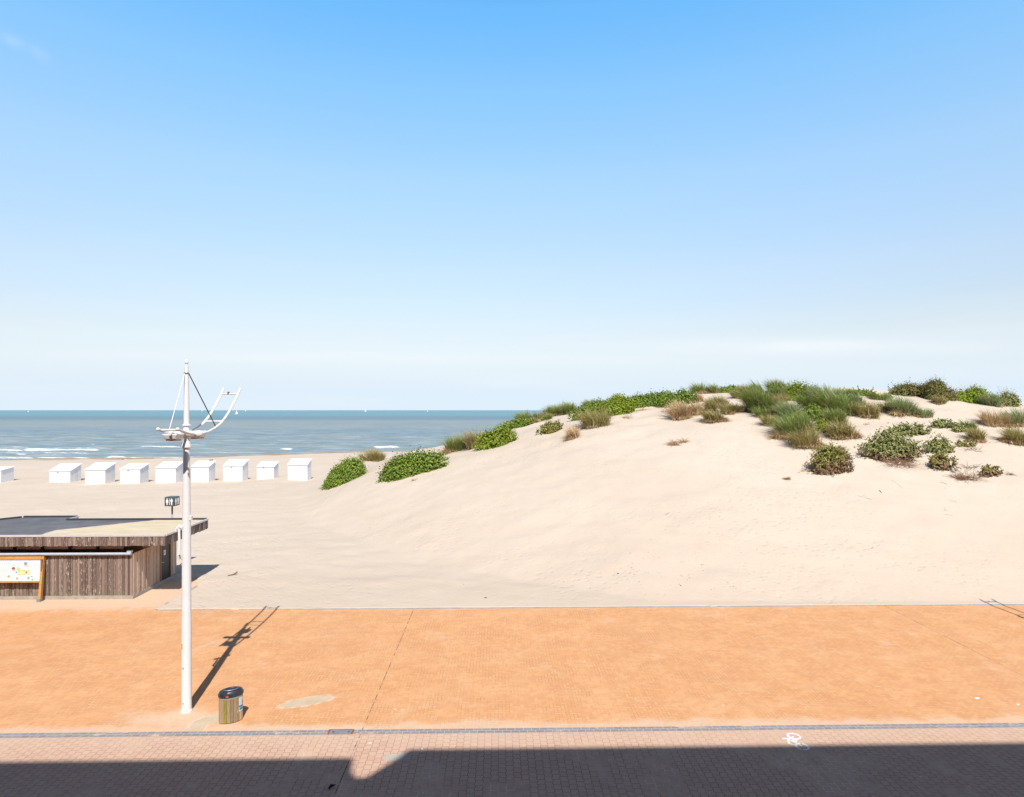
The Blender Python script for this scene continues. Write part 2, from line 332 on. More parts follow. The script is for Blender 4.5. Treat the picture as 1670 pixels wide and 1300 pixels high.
def mat_sea():
    q = NT('sea_water'); g = q.n('NewGeometry').outputs['Position']; x, y, z = q.sep(g)[0:3]
    p = q.math('DIVIDE', 9765.0, q.math('MAXIMUM', y, 60.0))           # nearness: large at the shore, 0 at the horizon
    ly = q.math('LOGARITHM', q.math('MAXIMUM', y, 60.0), 2.718)
    n1 = q.noise(q.comb(q.math('MULTIPLY', x, .006), q.math('MULTIPLY', ly, 9.0), 0.0), 1.0, 5, .6)
    n2 = q.noise(q.comb(q.math('MULTIPLY', x, .022), q.math('MULTIPLY', y, .13), 3.0), 1.0, 6, .62)
    n3 = q.noise(q.comb(q.math('MULTIPLY', x, .0007), q.math('MULTIPLY', ly, 22.0), 7.0), 1.0, 4, .55)
    pw = q.math('ADD', p, q.math('MULTIPLY', q.math('SUBTRACT', n3, .5), 5.0))
    cr = q.n('ValToRGB'); q.set(cr.inputs[0], q.math('DIVIDE', pw, 84.0)); e = cr.color_ramp.elements
    stops = [(0, (.135,.265,.34)), (.03, (.12,.25,.29)), (.095, (.12,.25,.27)), (.13, (.11,.185,.222)), (.175, (.115,.185,.215)),
             (.21, (.215,.245,.225)), (.33, (.205,.245,.235)), (.40, (.125,.20,.24)), (.55, (.19,.245,.24)), (.75, (.19,.25,.25)), (1, (.22,.27,.27))]
    e[0].position = 0; e[0].color = (*stops[0][1], 1); e[1].position = 1; e[1].color = (*stops[-1][1], 1)
    for s_, c_ in stops[1:-1]:
        k = e.new(s_); k.color = (*c_, 1)
    c = cr.outputs[0]
    near = q.rng(p, 16, 40, 0.0, 1.0)
    c = q.mix(q.math('MULTIPLY', q.rng(n2, .48, .66), q.math('MULTIPLY', near, .8)), c, (.26, .245, .19))
    c = q.mix(q.math('MULTIPLY', q.rng(n1, .50, .68), .55), c, (.12, .20, .28))
    # small wave faces
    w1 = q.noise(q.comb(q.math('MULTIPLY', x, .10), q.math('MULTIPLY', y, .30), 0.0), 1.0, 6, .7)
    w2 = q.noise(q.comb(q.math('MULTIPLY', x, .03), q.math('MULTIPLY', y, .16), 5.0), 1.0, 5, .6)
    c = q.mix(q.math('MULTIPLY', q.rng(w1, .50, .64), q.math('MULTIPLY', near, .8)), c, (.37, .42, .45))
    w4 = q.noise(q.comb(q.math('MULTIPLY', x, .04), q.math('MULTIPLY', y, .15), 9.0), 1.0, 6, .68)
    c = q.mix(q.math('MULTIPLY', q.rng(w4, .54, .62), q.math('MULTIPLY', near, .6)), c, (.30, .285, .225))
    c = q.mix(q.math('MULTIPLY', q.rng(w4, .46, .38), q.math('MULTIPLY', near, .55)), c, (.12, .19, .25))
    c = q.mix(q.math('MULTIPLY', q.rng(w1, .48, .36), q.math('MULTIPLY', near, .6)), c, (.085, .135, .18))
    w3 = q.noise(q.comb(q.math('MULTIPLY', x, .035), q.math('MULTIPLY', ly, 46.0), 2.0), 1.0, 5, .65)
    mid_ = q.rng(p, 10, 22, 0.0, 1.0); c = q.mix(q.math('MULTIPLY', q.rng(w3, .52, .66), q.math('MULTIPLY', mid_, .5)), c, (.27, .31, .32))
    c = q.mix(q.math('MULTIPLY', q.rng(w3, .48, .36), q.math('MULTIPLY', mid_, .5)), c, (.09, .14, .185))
    at_ = q.n('Attribute', attribute_name='foam').outputs['Fac']
    fn = q.noise(q.comb(q.math('MULTIPLY', x, .55), q.math('MULTIPLY', y, 1.3), 0.0), 1.0, 6, .75)
    foam = q.rng(q.math('ADD', at_, q.math('MULTIPLY', q.math('SUBTRACT', fn, .5), 2.2)), .45, .75)
    c = q.mix(foam, c, (.78, .80, .80))
    h = q.math('ADD', q.math('MULTIPLY', w1, .5), q.math('MULTIPLY', w2, 1.6))
    q.bump(h, .5, .5)
    return q.out(c, q.mix(foam, (.42,)*3, (.9,)*3), .16)
SAND = mat_sand(); ORANGE = mat_orange(); COBBLE = mat_cobble(); GUTTER = mat_gutterbrick(); SEA = mat_sea()
CONC = m_plain('concrete', (.36, .325, .285), .9, .18, 5, bump=.3, dirt=(.20, .19, .13), dirt_amt=.5)
KERB = m_plain('kerb_stone', (.33, .31, .30), .9, .15, 4, dirt=(.5, .41, .33), dirt_amt=.8)
WHITE = m_plain('white_paint', (.80, .79, .795), .38, .03, 4, .45, dirt=(.58, .50, .42), dirt_amt=.25)
WHITEOLD = m_plain('weathered_white_paint', (.73, .71, .69), .5, .06, 14, .35, dirt=(.38, .20, .12), dirt_amt=.7)
CABW = m_plain('cabin_white_paint', (.79, .78, .785), .6, .03, 2.5, .3, dirt=(.66, .63, .60), dirt_amt=.5)
RUST = m_plain('rust', (.26, .11, .05), .9, .35, 20)
CABLE = m_plain('rusty_cable', (.13, .085, .07), .8, .5, 5)
DARK = m_plain('dark_metal', (.045, .048, .055), .5, .2, 8, .4)
LENS = m_plain('lamp_lens', (.42, .30, .22), .3, .15, 10, .5)
BLACK = m_plain('matt_black', (.015, .014, .013), .9, .2, 8)  # near-black matt finish of the roof posts and transom panel
RAILM = m_plain('pale_steel', (.42, .48, .55), .5, .08, 6, .4, .1)
GREYMET = m_plain('grey_metal', (.27, .30, .34), .45, .12, 8, .5, .3)
ALU = m_plain('aluminium_trim', (.60, .58, .585), .5, .08, 6, .4, .2)
YEL = m_plain('yellow_sticker', (.55, .38, .03), .6)
PAINTW = m_plain('worn_road_paint', (.74, .76, .78), .8, .08, 20, dirt=(.3, .25, .22), dirt_amt=.7)

# ------------------------------------------------------------------ terrain
_w = np.random.default_rng(5)
def snoise(x, y, sc, seed=0, n=7):
    r = np.random.default_rng(100+seed); o = np.zeros_like(x, dtype=float)
    for _ in range(n):
        a = r.uniform(0, 2*PI); f = r.uniform(.6, 1.6)/sc; o += np.sin((x*np.cos(a)+y*np.sin(a))*f*2*PI + r.uniform(0, 6.28))
    return o/n**.5*.7
RX = np.array([-60, -27, -21.5, -18, -14.7, -11, -7, -2.5, 2.2, 6, 9.7, 14.5, 20.2, 27, 33, 39.3, 46, 52.5, 62, 75, 100, 250.])
RY = np.array([72, 72, 71, 72, 72, 71, 70, 68, 66, 64, 62, 60, 58, 58, 60, 62, 64, 66, 68, 72, 80, 100.])
RZ = np.array([0, 0, .25, 1.35, 2.75, 3.9, 4.75, 6.1, 7.45, 8.35, 9.15, 9.65, 9.95, 10.1, 9.95, 9.85, 9.4, 8.85, 8.2, 7.6, 7, 6.])
_px = CX + F*RX/RY; _pp = (RZ-8.5)*F/RY; _k2 = np.where(RX > -12, np.interp(_px, [670, 800, 1000, 1200, 1700, 2400], [1.0, 1.07, 1.20, 1.28, 1.24, 1.1]), 1.0)
RY = RY*_k2; RX = np.where(RX > -12, (_px-CX)*RY/F, RX); RZ = np.where(RX > -12, 8.5+_pp*RY/F, RZ)
_dx = np.linspace(-60, 250, 3101); _k = np.exp(-np.linspace(-2.5, 2.5, 31)**2); _k /= _k.sum()
_sy = np.convolve(np.interp(_dx, RX, RY), _k, 'same'); _sz = np.convolve(np.interp(_dx, RX, RZ), _k, 'same')
_sy[:20] = 72; _sy[-20:] = 100; _sz[-20:] = 6
def shoreY(x): return np.interp(x, [-260, -98, -64.6, -40, -27, 60, 260], [112, 122.6, 126.8, 142, 147, 165, 200])
def sm(t): t = np.clip(t, 0, 1); return t*t*(3-2*t)
def terr(x, y):
    x = np.asarray(x, float); y = np.asarray(y, float)
    yr = np.interp(x, _dx, _sy); zr = np.interp(x, _dx, _sz)
    yf = np.interp(x, [-60, -24, -21, -15, -5, 6, 60, 250], [66, 66, 61, 48, 35.5, 28.6, 27.8, 27.8])
    t = np.clip((y-yf)/(yr-yf), 0, 1); f = np.sin(t*PI/2)**1.14
    back = np.exp(-np.clip((y-yr)/np.interp(x, [-20, 5, 30, 250], [9, 15, 24, 34]), 0, 9)**2)
    z = zr*np.where(y < yr, f, back)
    m = sm((z-1.0)/4)*sm((t-.25)/.4)
    z = z + m*(.12*snoise(x, y, 9, 1) + .07*snoise(x, y, 4, 2))
    # hummocks held by the plants near the crest on the right
    for (hx, hy, hr, hz) in [(26, 65, 3.6, .5), (32, 64, 3.8, .6), (36.5, 66, 3.6, .45), (19.5, 69, 2.8, .3), (41, 63, 3.6, .35), (45, 59, 3.6, .3)]:
        z = z + hz*np.exp(-((x-hx)**2+(y-hy)**2)/hr**2)
    z = z + .06*snoise(x, y, 11, 3)*sm((y-31)/8) + .035*snoise(x, y, 3.3, 4)*sm((y-29)/3) + .05*sm((y-45)/15)*snoise(x, y, 6, 6)
    ys = shoreY(x); zb = -.8*sm((y-(ys-26))/26) - .035*np.clip(y-ys, 0, 200)
    return z + zb + .02
def hit(px, py):
    Y = np.arange(28.2, 135, .05); X = (px-CX)*Y/F; rz = CH-(py-HY)*Y/F; tz = terr(X, Y); k = np.nonzero(tz >= rz)[0]
    # a point above the skyline rests on the crest
    i = k[0] if len(k) else int(np.argmin((rz-tz)/Y))
    return Vector((X[i], Y[i], tz[i]))
def tz1(x, y): return float(terr(np.array([x]), np.array([y]))[0])

def grid(name, xs, ys, zf, mat, frame=True, attr=None):
    gx, gy = np.meshgrid(xs, ys); sx, sy_ = gx.ravel(), gy.ravel()
    c, n = (math.cos(AY), math.sin(AY)) if frame else (1, 0)
    z = zf(sx, sy_, sx*c - sy_*n, sx*n + sy_*c)
    nx, ny = len(xs), len(ys); i = np.arange(nx*ny).reshape(ny, nx)
    Q = np.stack([i[:-1, :-1], i[:-1, 1:], i[1:, 1:], i[1:, :-1]], -1).reshape(-1, 4)
    o = np_mesh(name, np.stack([sx, sy_, z], 1), Q, mat, None, True)
    if frame: o.rotation_euler = (0, 0, AY)
    if attr is not None:
        a = o.data.attributes.new('foam', 'FLOAT', 'POINT'); a.data.foreach_set('value', attr(sx, sy_).astype(np.float32))
    return o
def spaced(a, b, d0, g):
    r = [a]; d = d0
    while r[-1] < b: r.append(r[-1]+d); d *= g
    return r
tl = [27.30, 27.44, 27.50, 27.56, 27.62, 27.66, 27.705, 27.72, 27.8] + spaced(27.95, 31.9, .16, 1.0) + spaced(32.1, 215, .16, 1.0135)
sr = spaced(0, 45, .27, 1.0) + spaced(45.5, 260, .5, 1.05)
sl_ = [-v for v in sr[1:]]
xs_ = sorted(set([round(v, 4) for v in sr+sl_+[-14.61, -14.595]]))
def zsand(s, t, x, y):
    z = terr(x, y)
    edge = 32.3 + .3*snoise(s, t, 2.0, 9) - .15*(s+15)
    pad = (s < -14.6) & (t < edge)
    ramp = np.clip((t-edge)/1.2, 0, 1)
    z = np.where((s < -14.6) & (t >= edge), -.01+(z+.03)*sm(ramp*1.5), z)
    z = np.where((t > 27.71), z + .012 + .02*snoise(s, t, 1.7, 8)*sm((t-28)/1.5), z)
    sp_ = snoise(s, t*3, 2.6, 31)+.5*snoise(s, t*2, .9, 32)-.95-(27.71-t)*3.5
    z = np.where((t < 27.71), np.where(sp_ > 0, .030+.02*np.clip(sp_, 0, 1), -.18), z)
    z = np.where(pad | (t < 27.43), -.18, z)
    return z
dune = grid('sand_dune_and_beach', xs_, tl, zsand, SAND); tag(dune, kind='structure'); dune.name = 'sand'

# promenade, kerb, gutter, cycle path: flush sheets, s,t frame
def sheet(name, s0, s1, t0, t1, z, mat, kind='structure'):
    o = mesh_obj(name, [(s0, t0, z), (s1, t0, z), (s1, t1, z), (s0, t1, z)], [(0, 1, 2, 3)], mat)
    o.rotation_euler = (0, 0, AY); return tag(o, kind=kind)
base = sheet('ground', -300, 300, -120, 60, -.35, SAND)
pm_ = mesh_obj('promenade', [(-200, 17.2, 0), (200, 17.2, 0), (200, 27.65, 0), (-14.56, 27.65, 0), (-14.56, 33.5, 0), (-200, 33.5, 0)], [(0, 1, 2, 3, 4, 5)], ORANGE)
pm_.rotation_euler = (0, 0, AY); tag(pm_, kind='structure')
sheet('gutter', -200, 200, 16.965, 17.20, .004, GUTTER)
sheet('cycle_path', -200, 200, -30, 16.965, 0.0, COBBLE)
kb = MB()
x = -14.48
while x < 120: kb.box(x+.004, x+.996, 27.60, 27.71, -.2, .022+.004*math.sin(x*5)); x += 1.0
y = 27.62
while y < 32.3: kb.box(-14.61, -14.49, y+.09, y+1.08, -.2, .024+.004*math.sin(y*3)); y += 1.0
k = kb.build('kerb', KERB, None, bevel=.008); k.rotation_euler = (0, 0, AY); tag(k, kind='structure')

# ------------------------------------------------------------------ sea
FO = [(-60, 42, 735.0, 1.6, .8), (38, 165, 734.0, 1.5, 1.0), (165, 215, 735.2, .8, .5), (-60, 60, 746.6, 1.5, .75), (60, 150, 747.2, 1.2, .8), (171, 210, 745.2, 1.3, .85),
      (205, 300, 747.0, .9, .7), (226, 300, 728.7, .9, .75), (300, 345, 725.0, 1.2, .55), (454, 482, 732.2, 1.7, 1.0), (441, 456, 725.5, .8, .6), (606, 656, 729.3, 1.5, .95),
      (90, 102, 739.4, .9, .8), (135, 165, 725.0, 1.0, .45), (560, 575, 723.0, .8, .4), (0, 60, 729.0, 1.0, .55), (20, 50, 741.0, .9, .6), (505, 515, 722, 1.2, .5), (-300, -60, 740, 3, .8), (60, 130, 742, .9, .45),
      (-40, 190, 731.5, 2.2, .46), (0, 150, 739, 2.2, .50), (250, 420, 722, 1.6, .34), (430, 560, 726, 1.8, .34), (520, 640, 733.5, 1.2, .36), (640, 720, 724, 1.4, .34), (330, 470, 738, 1.2, .34), (180, 330, 716, 1.3, .3), (560, 700, 712, 1.2, .3), (20, 170, 714, 1.2, .3)]
def foamf(x, y):
    yy = np.maximum(y, 60); px = CX + F*x/yy; py = HY + F*9.3/yy; f = np.zeros_like(x)
    wob = .5*np.sin(px*.21)+.4*np.sin(px*.087+1)
    for a, b, c, th, s in FO:
        f = np.maximum(f, s*np.exp(-((py+wob*.5-c)/th)**2)*np.clip((px-a)/6, 0, 1)*np.clip((b-px)/10, 0, 1))
    edge = np.exp(-((y-shoreY(x)-.3)/1.0)**2)*.62*np.clip((-25-x)/40, .25, 1)
    return np.where(y < 400, np.maximum(f, edge), 0)
def zsea(s, t, x, y):
    a = np.exp(-np.clip(y-110, 0, 1e6)/260)
    z = a*(.14*snoise(x*.25, y, 7, 21) + .10*snoise(x*.3, y, 3.4, 22) + .05*snoise(x*.4, y, 1.9, 23))*np.clip((y-shoreY(x)+6)/20, .1, 1)
    return -.8 + z + .28*np.clip(foamf(x, y)-.35, 0, 1)*(y > 118)
ylist = spaced(104, 60, 1, 1) + spaced(104, 260, .42, 1.0045) + spaced(262, 70000, 2.2, 1.06)
xr = spaced(0, 170, .9, 1.0) + spaced(172, 70000, 2, 1.12); xlist = sorted(set([-v for v in xr]+xr))
sea = grid('sea', xlist, sorted(set(ylist)), zsea, SEA, False, foamf); tag(sea, kind='structure')

# ------------------------------------------------------------------ wood materials
def mat_planks(name, c1, c2, c3, green=True):
    q = NT(name); o = q.obj(); rnd = q.n('NewGeometry').outputs['Random Per Island']; z = q.sep(o)[2]
    v = q.n('VectorMath', operation='ADD'); q.set(v.inputs[0], o); q.set(v.inputs[1], q.comb(q.math('MULTIPLY', rnd, 37.0), 0.0, q.math('MULTIPLY', rnd, 11.0))); v = v.outputs[0]
    c = q.mix(rnd, c1, c2)
    gr = q.noise(v, 14, 6, .7, sc=(3.2, 3.2, .35)); r2 = q.white(q.comb(rnd, rnd, 4.0)); c = q.mix(q.math('MULTIPLY', q.rng(gr, .42, .62, 0, 1.0), q.rng(r2, 0, 1, .2, .75)), c, tuple(a*.5 for a in c1))
    fl = q.noise(v, 9, 5, .75, sc=(2.6, 2.6, .55)); c = q.mix(q.math('MULTIPLY', q.rng(fl, .56, .63, 0, 1.0), q.rng(r2, .25, .9, .05, .95)), c, c3)
    if green:
        gm = q.math('MULTIPLY', q.rng(z, .28, .55, 1.0, 0.0), q.rng(q.noise(v, 4, 4), .45, .7, 0, .6)); c = q.mix(gm, c, (.20, .19, .09))
    q.bump(gr, .4, .01)
    return q.out(c, .85, .15)
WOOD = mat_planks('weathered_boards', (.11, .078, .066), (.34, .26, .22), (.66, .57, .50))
WOODLIT = mat_planks('weathered_side_boards_lit', (.42, .30, .235), (.62, .47, .38), (.68, .57, .48))  # paler side-wall copy of the boards; bounced light is put into the colour
WOODIN = m_plain('inner_board', (.34, .225, .18), .8, .2, 5)
OAK = m_plain('golden_timber', (.50, .27, .10), .6, .14, 7, dirt=(.30, .15, .06), dirt_amt=.5)
OAKD = m_plain('dark_timber', (.20, .12, .06), .7, .2, 7)

def plank_wall(mb, a, b, z0, z1, nrm, along, seed, wmin=.07, wmax=.135, zj=0.0, d=.022):
    """vertical boards from a to b along an axis; nrm = outward offset direction"""
    r = random.Random(seed); p = a
    while p < b-.02:
        wd = r.uniform(wmin, wmax); e = min(p+wd, b); pr = r.uniform(.004, d+.012) if r.random() < .5 else r.uniform(d, d+.02)
        zz0 = z0 - r.uniform(0, zj); zz1 = z1
        if along == 'x': y0, y1 = sorted((nrm[1], nrm[1]+nrm[0]*pr)); mb.box(p+.004, e-.004, y0, y1, zz0, zz1)
        else: x0, x1 = sorted((nrm[1], nrm[1]+nrm[0]*pr)); mb.box(x0, x1, p+.004, e-.004, zz0, zz1)
        p = e

# ------------------------------------------------------------------ the toilet building
hb = empty('toilet_building', (-17.06, 28.98, 0), AY)
tag(hb, 'low flat-roofed toilet building clad in weathered brown boards beside the promenade', 'building')
UL = -10.5; VB = 3.90
MB().box(UL, .02, -.02, VB-.01, -.15, .16).build('plinth', CONC, hb, bevel=.008)
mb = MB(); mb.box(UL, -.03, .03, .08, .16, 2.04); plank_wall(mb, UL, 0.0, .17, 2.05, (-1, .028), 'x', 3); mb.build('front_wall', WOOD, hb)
mb = MB(); mb.box(-.08, -.03, .03, 2.33, .16, 2.04); plank_wall(mb, .03, 2.33, .17, 2.05, (1, -.028), 'y', 5, .10, .19)
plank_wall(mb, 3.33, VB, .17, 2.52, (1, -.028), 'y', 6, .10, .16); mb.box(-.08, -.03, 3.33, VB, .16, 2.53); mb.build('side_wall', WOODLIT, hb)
mb = MB(); mb.box(UL, -.09, VB-.12, VB-.06, .16, 2.53); plank_wall(mb, UL, -.09, .17, 2.52, (1, VB-.058), 'x', 8); mb.build('back_wall', WOOD, hb)
mb = MB(); mb.box(UL, -.1, 1.05, 1.12, .16, 2.53); mb.box(-.16, -.10, 1.15, 3.70, .16, 2.53); mb.build('inner_wall', WOODIN, hb)
dr = MB().box(-.06, -.015, 2.40, 3.28, .05, 2.12).build('door', m_plain('black_door', (.022, .022, .027), .45, .2, 5, .4), hb, bevel=.005)
MB().box(-.012, -.004, 2.68, 2.86, 1.36, 1.60).box(-.003, .001, 2.72, 2.82, 1.42, 1.54, 1).build('door_sign', [m_plain('sign_white', (.75,)*3, .5), m_plain('sign_grey', (.35, .36, .38), .5)], dr)
MB().tube([(-.01, 2.48, 1.05), (.05, 2.48, 1.05), (.05, 2.60, 1.05)], .012, 8).build('handle', ALU, dr, True)
MB().box(-.09, .03, 2.33, 2.395, .16, 2.5).box(-.09, .03, 3.285, 3.33, .16, 2.5).build('door_frame', m_plain('frame_timber', (.30, .19, .12), .7), hb)
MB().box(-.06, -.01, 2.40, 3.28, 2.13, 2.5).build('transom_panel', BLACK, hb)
for i in range(9):
    u = -.42 - i*1.23
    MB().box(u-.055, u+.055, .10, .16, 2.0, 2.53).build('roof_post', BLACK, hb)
    MB().box(u-1.17, u-.06, .17, .20, 2.22, 2.53).build('clerestory_board', WOODIN, hb)
g = MB().tube([(UL, -.115, 2.06), (-.02, -.115, 2.06)], .062, 12)
for i in range(60):
    u = -.15-i*.175; g.box(u-.028, u+.028, -.03, .07, 2.05, 2.085)
for u in (-.12, -6.2): g.box(u-.09, u+.09, -.12, .05, 2.10, 2.19)
g.build('steel_rail', RAILM, hb, True)
# roof slab with a bay that sticks out at the back
RF, RR, RB, BU0, BU1, BV = -.28, 1.57, 3.95, -8.35, -5.55, 4.85
outl = [(UL, RF), (RR, RF), (RR, RB), (BU1, RB), (BU1, BV), (BU0, BV), (BU0-.62, RB), (UL, RB)]
def mat_roof():
    q = NT('roof_bitumen'); o = q.obj(); u, v, z = q.sep(o)[0:3]
    c = q.mix(q.rng(q.noise(o, 1.2, 5), .35, .65), (.105, .108, .122), (.145, .148, .160))
    seam = q.math('ABSOLUTE', q.math('SUBTRACT', q.math('FLOORED_MODULO', u, 1.0), .5)); c = q.mix(q.rng(seam, .485, .497, 0, .5), c, (.19, .20, .22))
    wn = q.math('MULTIPLY', q.math('SUBTRACT', q.noise(o, 1.1, 5, .6), .5), .7)
    b = q.math('MAXIMUM', -4.25, q.math('ADD', -4.25, q.math('MULTIPLY', q.math('SUBTRACT', v, 1.2), 1.15)))
    s_ = q.rng(q.math('ADD', q.math('SUBTRACT', u, b), wn), -.02, .12)
    sc = q.mix(q.rng(q.noise(o, 1.4, 5, .65, sc=(.6, 1.5, 1)), .4, .68), (.60, .505, .375), (.50, .43, .285))
    c = q.mix(s_, c, sc); q.bump(q.noise(o, 12, 3), .3, .01); return q.out(c, .8, .2)
rf = MB().prism(outl, 2.54, 2.895).build('roof', mat_roof(), hb)
mb = MB(); plank_wall(mb, UL, RR+.02, 2.47, 2.86, (-1, RF-.004), 'x', 11, .075, .13, .03)
plank_wall(mb, RF, RB, 2.47, 2.86, (1, RR+.004), 'y', 12, .10, .19, .03)
mb.build('fascia', WOOD, hb)
ed = MB()
def strip(p0, p1, w_in, z0, z1, m):
    a = Vector((*p0, 0)); b = Vector((*p1, 0)); d = (b-a).normalized(); n = Vector((-d.y, d.x, 0))
    m.prism([(a-n*.045)[:2], (b-n*.045)[:2], (b+n*w_in)[:2], (a+n*w_in)[:2]], z0, z1)
strip((UL, RF), (RR, RF), .05, 2.872, 2.95, ed); strip((RR, RF+.052), (RR, RB-.001), .05, 2.874, 2.948, ed); strip((BU1, RB+.05), (BU1, BV), .05, 2.874, 2.946, ed)
ed.build('edge_trim', ALU, rf)
ed = MB()
strip((RR-.052, RB), (BU1+.001, RB), .05, 2.872, 2.98, ed); strip((BU1-.052, BV), (BU0, BV), .05, 2.872, 2.98, ed); strip((BU0-.05, BV-.09), (BU0-.66, RB+.07), .05, 2.870, 2.977, ed); strip((BU0-.70, RB), (UL, RB), .05, 2.872, 2.98, ed)
ed.build('back_upstand', DARK, rf)

# ------------------------------------------------------------------ toilet sign on a pole behind the building
sg = empty('toilet_sign', (*at(280.8, 915.5)[:2], 0), -.04)
px_, py_ = (280.8-CX)*34.0/F, 34.0; sg.location = (px_, py_, tz1(px_, py_)-.02); sz = -sg.location.z
tag(sg, 'dark cube sign with white toilet figures on a pole behind the wooden building', 'sign')
MB().tube([(0, 0, -.2), (0, 0, 3.0+sz)], .045, 12).build('pole', ALU, sg, True)
MB().tube([(0, 0, 3.0+sz), (0, 0, 3.48+sz)], .040, 12).build('pole_neck', DARK, sg, True)
cub = MB().box(-.26, .26, -.26, .26, 3.46+sz, 3.94+sz).build('sign_cube', m_plain('sign_dark_grey', (.075, .08, .088), .45, .1, 4, .4), sg, bevel=.01)
def person_icon(mb, u0, wdt, M, zc, h, woman=False):
    def pr(pts):
        n = len(pts); vs = [M @ Vector((u0+a*wdt, -.004, zc+b*h)) for a, b in pts] + [M @ Vector((u0+a*wdt, .003, zc+b*h)) for a, b in pts]
        mb.add(vs, [tuple(range(n)), tuple(range(2*n-1, n-1, -1))]+[(i, n+i, n+(i+1) % n, (i+1) % n) for i in range(n)])
    pr([(.16*math.cos(k*PI/5), .42+.08*math.sin(k*PI/5)) for k in range(10)])
    if woman: pr([(-.14, -.5), (.14, -.5), (.16, -.12), (.42, -.12), (.2, .16), (.42, .0), (.36, .2), (.18, .32), (-.18, .32), (-.36, .2), (-.42, 0), (-.2, .16), (-.42, -.12), (-.16, -.12)])
    else: pr([(-.2, -.5), (-.03, -.5), (0, -.1), (.03, -.5), (.2, -.5), (.2, -.05), (.26, .2), (.32, -.05), (.42, -.03), (.36, .3), (.2, .34), (-.2, .34), (-.36, .3), (-.42, -.03), (-.32, -.05), (-.26, .2), (-.2, -.05)])
ic = MB()
for a in (0, PI/2, PI, -PI/2):
    M = Matrix.Rotation(a, 4, 'Z') @ Matrix.Translation((0, -.264, 0))
    person_icon(ic, -.12, .17, M, 3.70+sz, .36, True); person_icon(ic, .12, .17, M, 3.70+sz, .36)
    ic.box(-.012, .012, -.004, .003, 3.53+sz, 3.87+sz, M=M)
ic.build('figure_symbols', m_plain('symbol_white', (.8,)*3, .5), cub)

# ------------------------------------------------------------------ information board leaning at the building
ib = empty('information_board', (*W(-20.25, 28.80)[:2], 0), AY)
ib.location = ((64-CX)*28.55/F, 28.55, 0)
tag(ib, 'white information board with a beach map in a timber frame at the building front', 'information board')
TL = math.radians(7); T = Matrix.Rotation(-TL, 4, 'X')       # tops lean back
def leaned(mb, name, mat, parent=ib, bev=0):
    mb.v = [tuple(T @ Vector(v)) for v in mb.v]; return mb.build(name, mat, parent, bevel=bev)
leaned(MB().box(-.05, .06, -.04, .10, .09, 1.98), 'leg', OAK, bev=.006); leaned(MB().box(-2.75, -2.64, -.04, .10, .09, 1.98), 'leg', OAK, bev=.006)
MB().box(-.075, .065, -.07, .10, .0, .13).build('foot_bracket', GREYMET, ib); MB().box(-2.775, -2.635, -.07, .10, .0, .13).build('foot_bracket', GREYMET, ib)
leaned(MB().box(-2.63, -.055, -.04, .08, 1.86, 1.98), 'top_rail', OAK, bev=.006)
leaned(MB().box(-2.63, -.055, -.04, .08, .84, .91), 'bottom_rail', OAK, bev=.006)
MB().box(-.03, .04, .12, .20, 0, 1.85).build('back_strut', OAKD, ib)
po = leaned(MB().box(-2.63, -.06, -.015, .02, .915, 1.855), 'poster', m_plain('poster_white', (.76, .78, .80), .4, .02, 3))
def flat(mb, pts, y, mi):
    n = len(pts); mb.add([(a, y, b) for a, b in pts]+[(a, y+.004, b) for a, b in pts], [tuple(range(n)), tuple(range(2*n-1, n-1, -1))]+[(i, n+i, n+(i+1) % n, (i+1) % n) for i in range(n)], mi)
def disc(mb, cx, cz, r, y, mi, a0=0, a1=2*PI, sx=1): flat(mb, [(cx+sx*r*math.cos(a0+(a1-a0)*k/12), cz+r*math.sin(a0+(a1-a0)*k/12)) for k in range(13 if a1-a0 < 6 else 12)], y, mi)
def rect(mb, a0, a1, b0, b1, y, mi): flat(mb, [(a0, b0), (a1, b0), (a1, b1), (a0, b1)], y, mi)
pm = [m_plain('ink_'+n_, c_, .5, .05) for n_, c_ in (('pale_blue', (.55, .66, .80)), ('yellow', (.72, .60, .28)), ('lime', (.50, .56, .16)), ('blue', (.05, .26, .55)), ('orange', (.72, .30, .10)), ('dark', (.10, .08, .09)), ('grey', (.42, .44, .48)), ('green', (.25, .48, .40)), ('pink', (.70, .25, .28)))]
mp_ = MB(); U = lambda p: (p-652)/1670*160/F*28.6 ; Z = lambda p: .925 + (688-p)/(688-335)*.90
rect(mp_, U(120), U(478), Z(580), Z(350), -.020, 0)
flat(mp_, [(U(235), Z(585)), (U(470), Z(585)), (U(465), Z(500)), (U(300), Z(505))], -.025, 1)
flat(mp_, [(U(230), Z(460)), (U(260), Z(455)), (U(300), Z(500)), (U(270), Z(545)), (U(235), Z(500))], -.030, 2)
disc(mp_, U(375), Z(405), .068, -.030, 4); disc(mp_, U(375), Z(400), .070, -.035, 3, 0, PI); disc(mp_, U(178), Z(490), .070, -.030, 4); disc(mp_, U(178), Z(485), .073, -.035, 5, 0, PI)
disc(mp_, U(400), Z(535), .048, -.030, 6, sx=1.2); rect(mp_, U(392), U(414), Z(560), Z(545), -.035, 5)
disc(mp_, U(108), Z(612), .05, -.030, 4); disc(mp_, U(252), Z(648), .045, -.030, 4); disc(mp_, U(443), Z(632), .055, -.030, 7); rect(mp_, U(425), U(460), Z(662), Z(650), -.035, 8)
disc(mp_, U(232), Z(542), .03, -.035, 3); disc(mp_, U(645), Z(388), .05, -.03, 4); rect(mp_, U(155), U(200), Z(428), Z(420), -.03, 2); rect(mp_, U(385), U(430), Z(446), Z(440), -.03, 1); rect(mp_, U(335), U(375), Z(520), Z(514), -.035, 4)
disc(mp_, U(498), Z(615), .025, -.03, 5); disc(mp_, U(508), Z(670), .025, -.03, 5)
leaned(mp_, 'printed_map', pm, po)
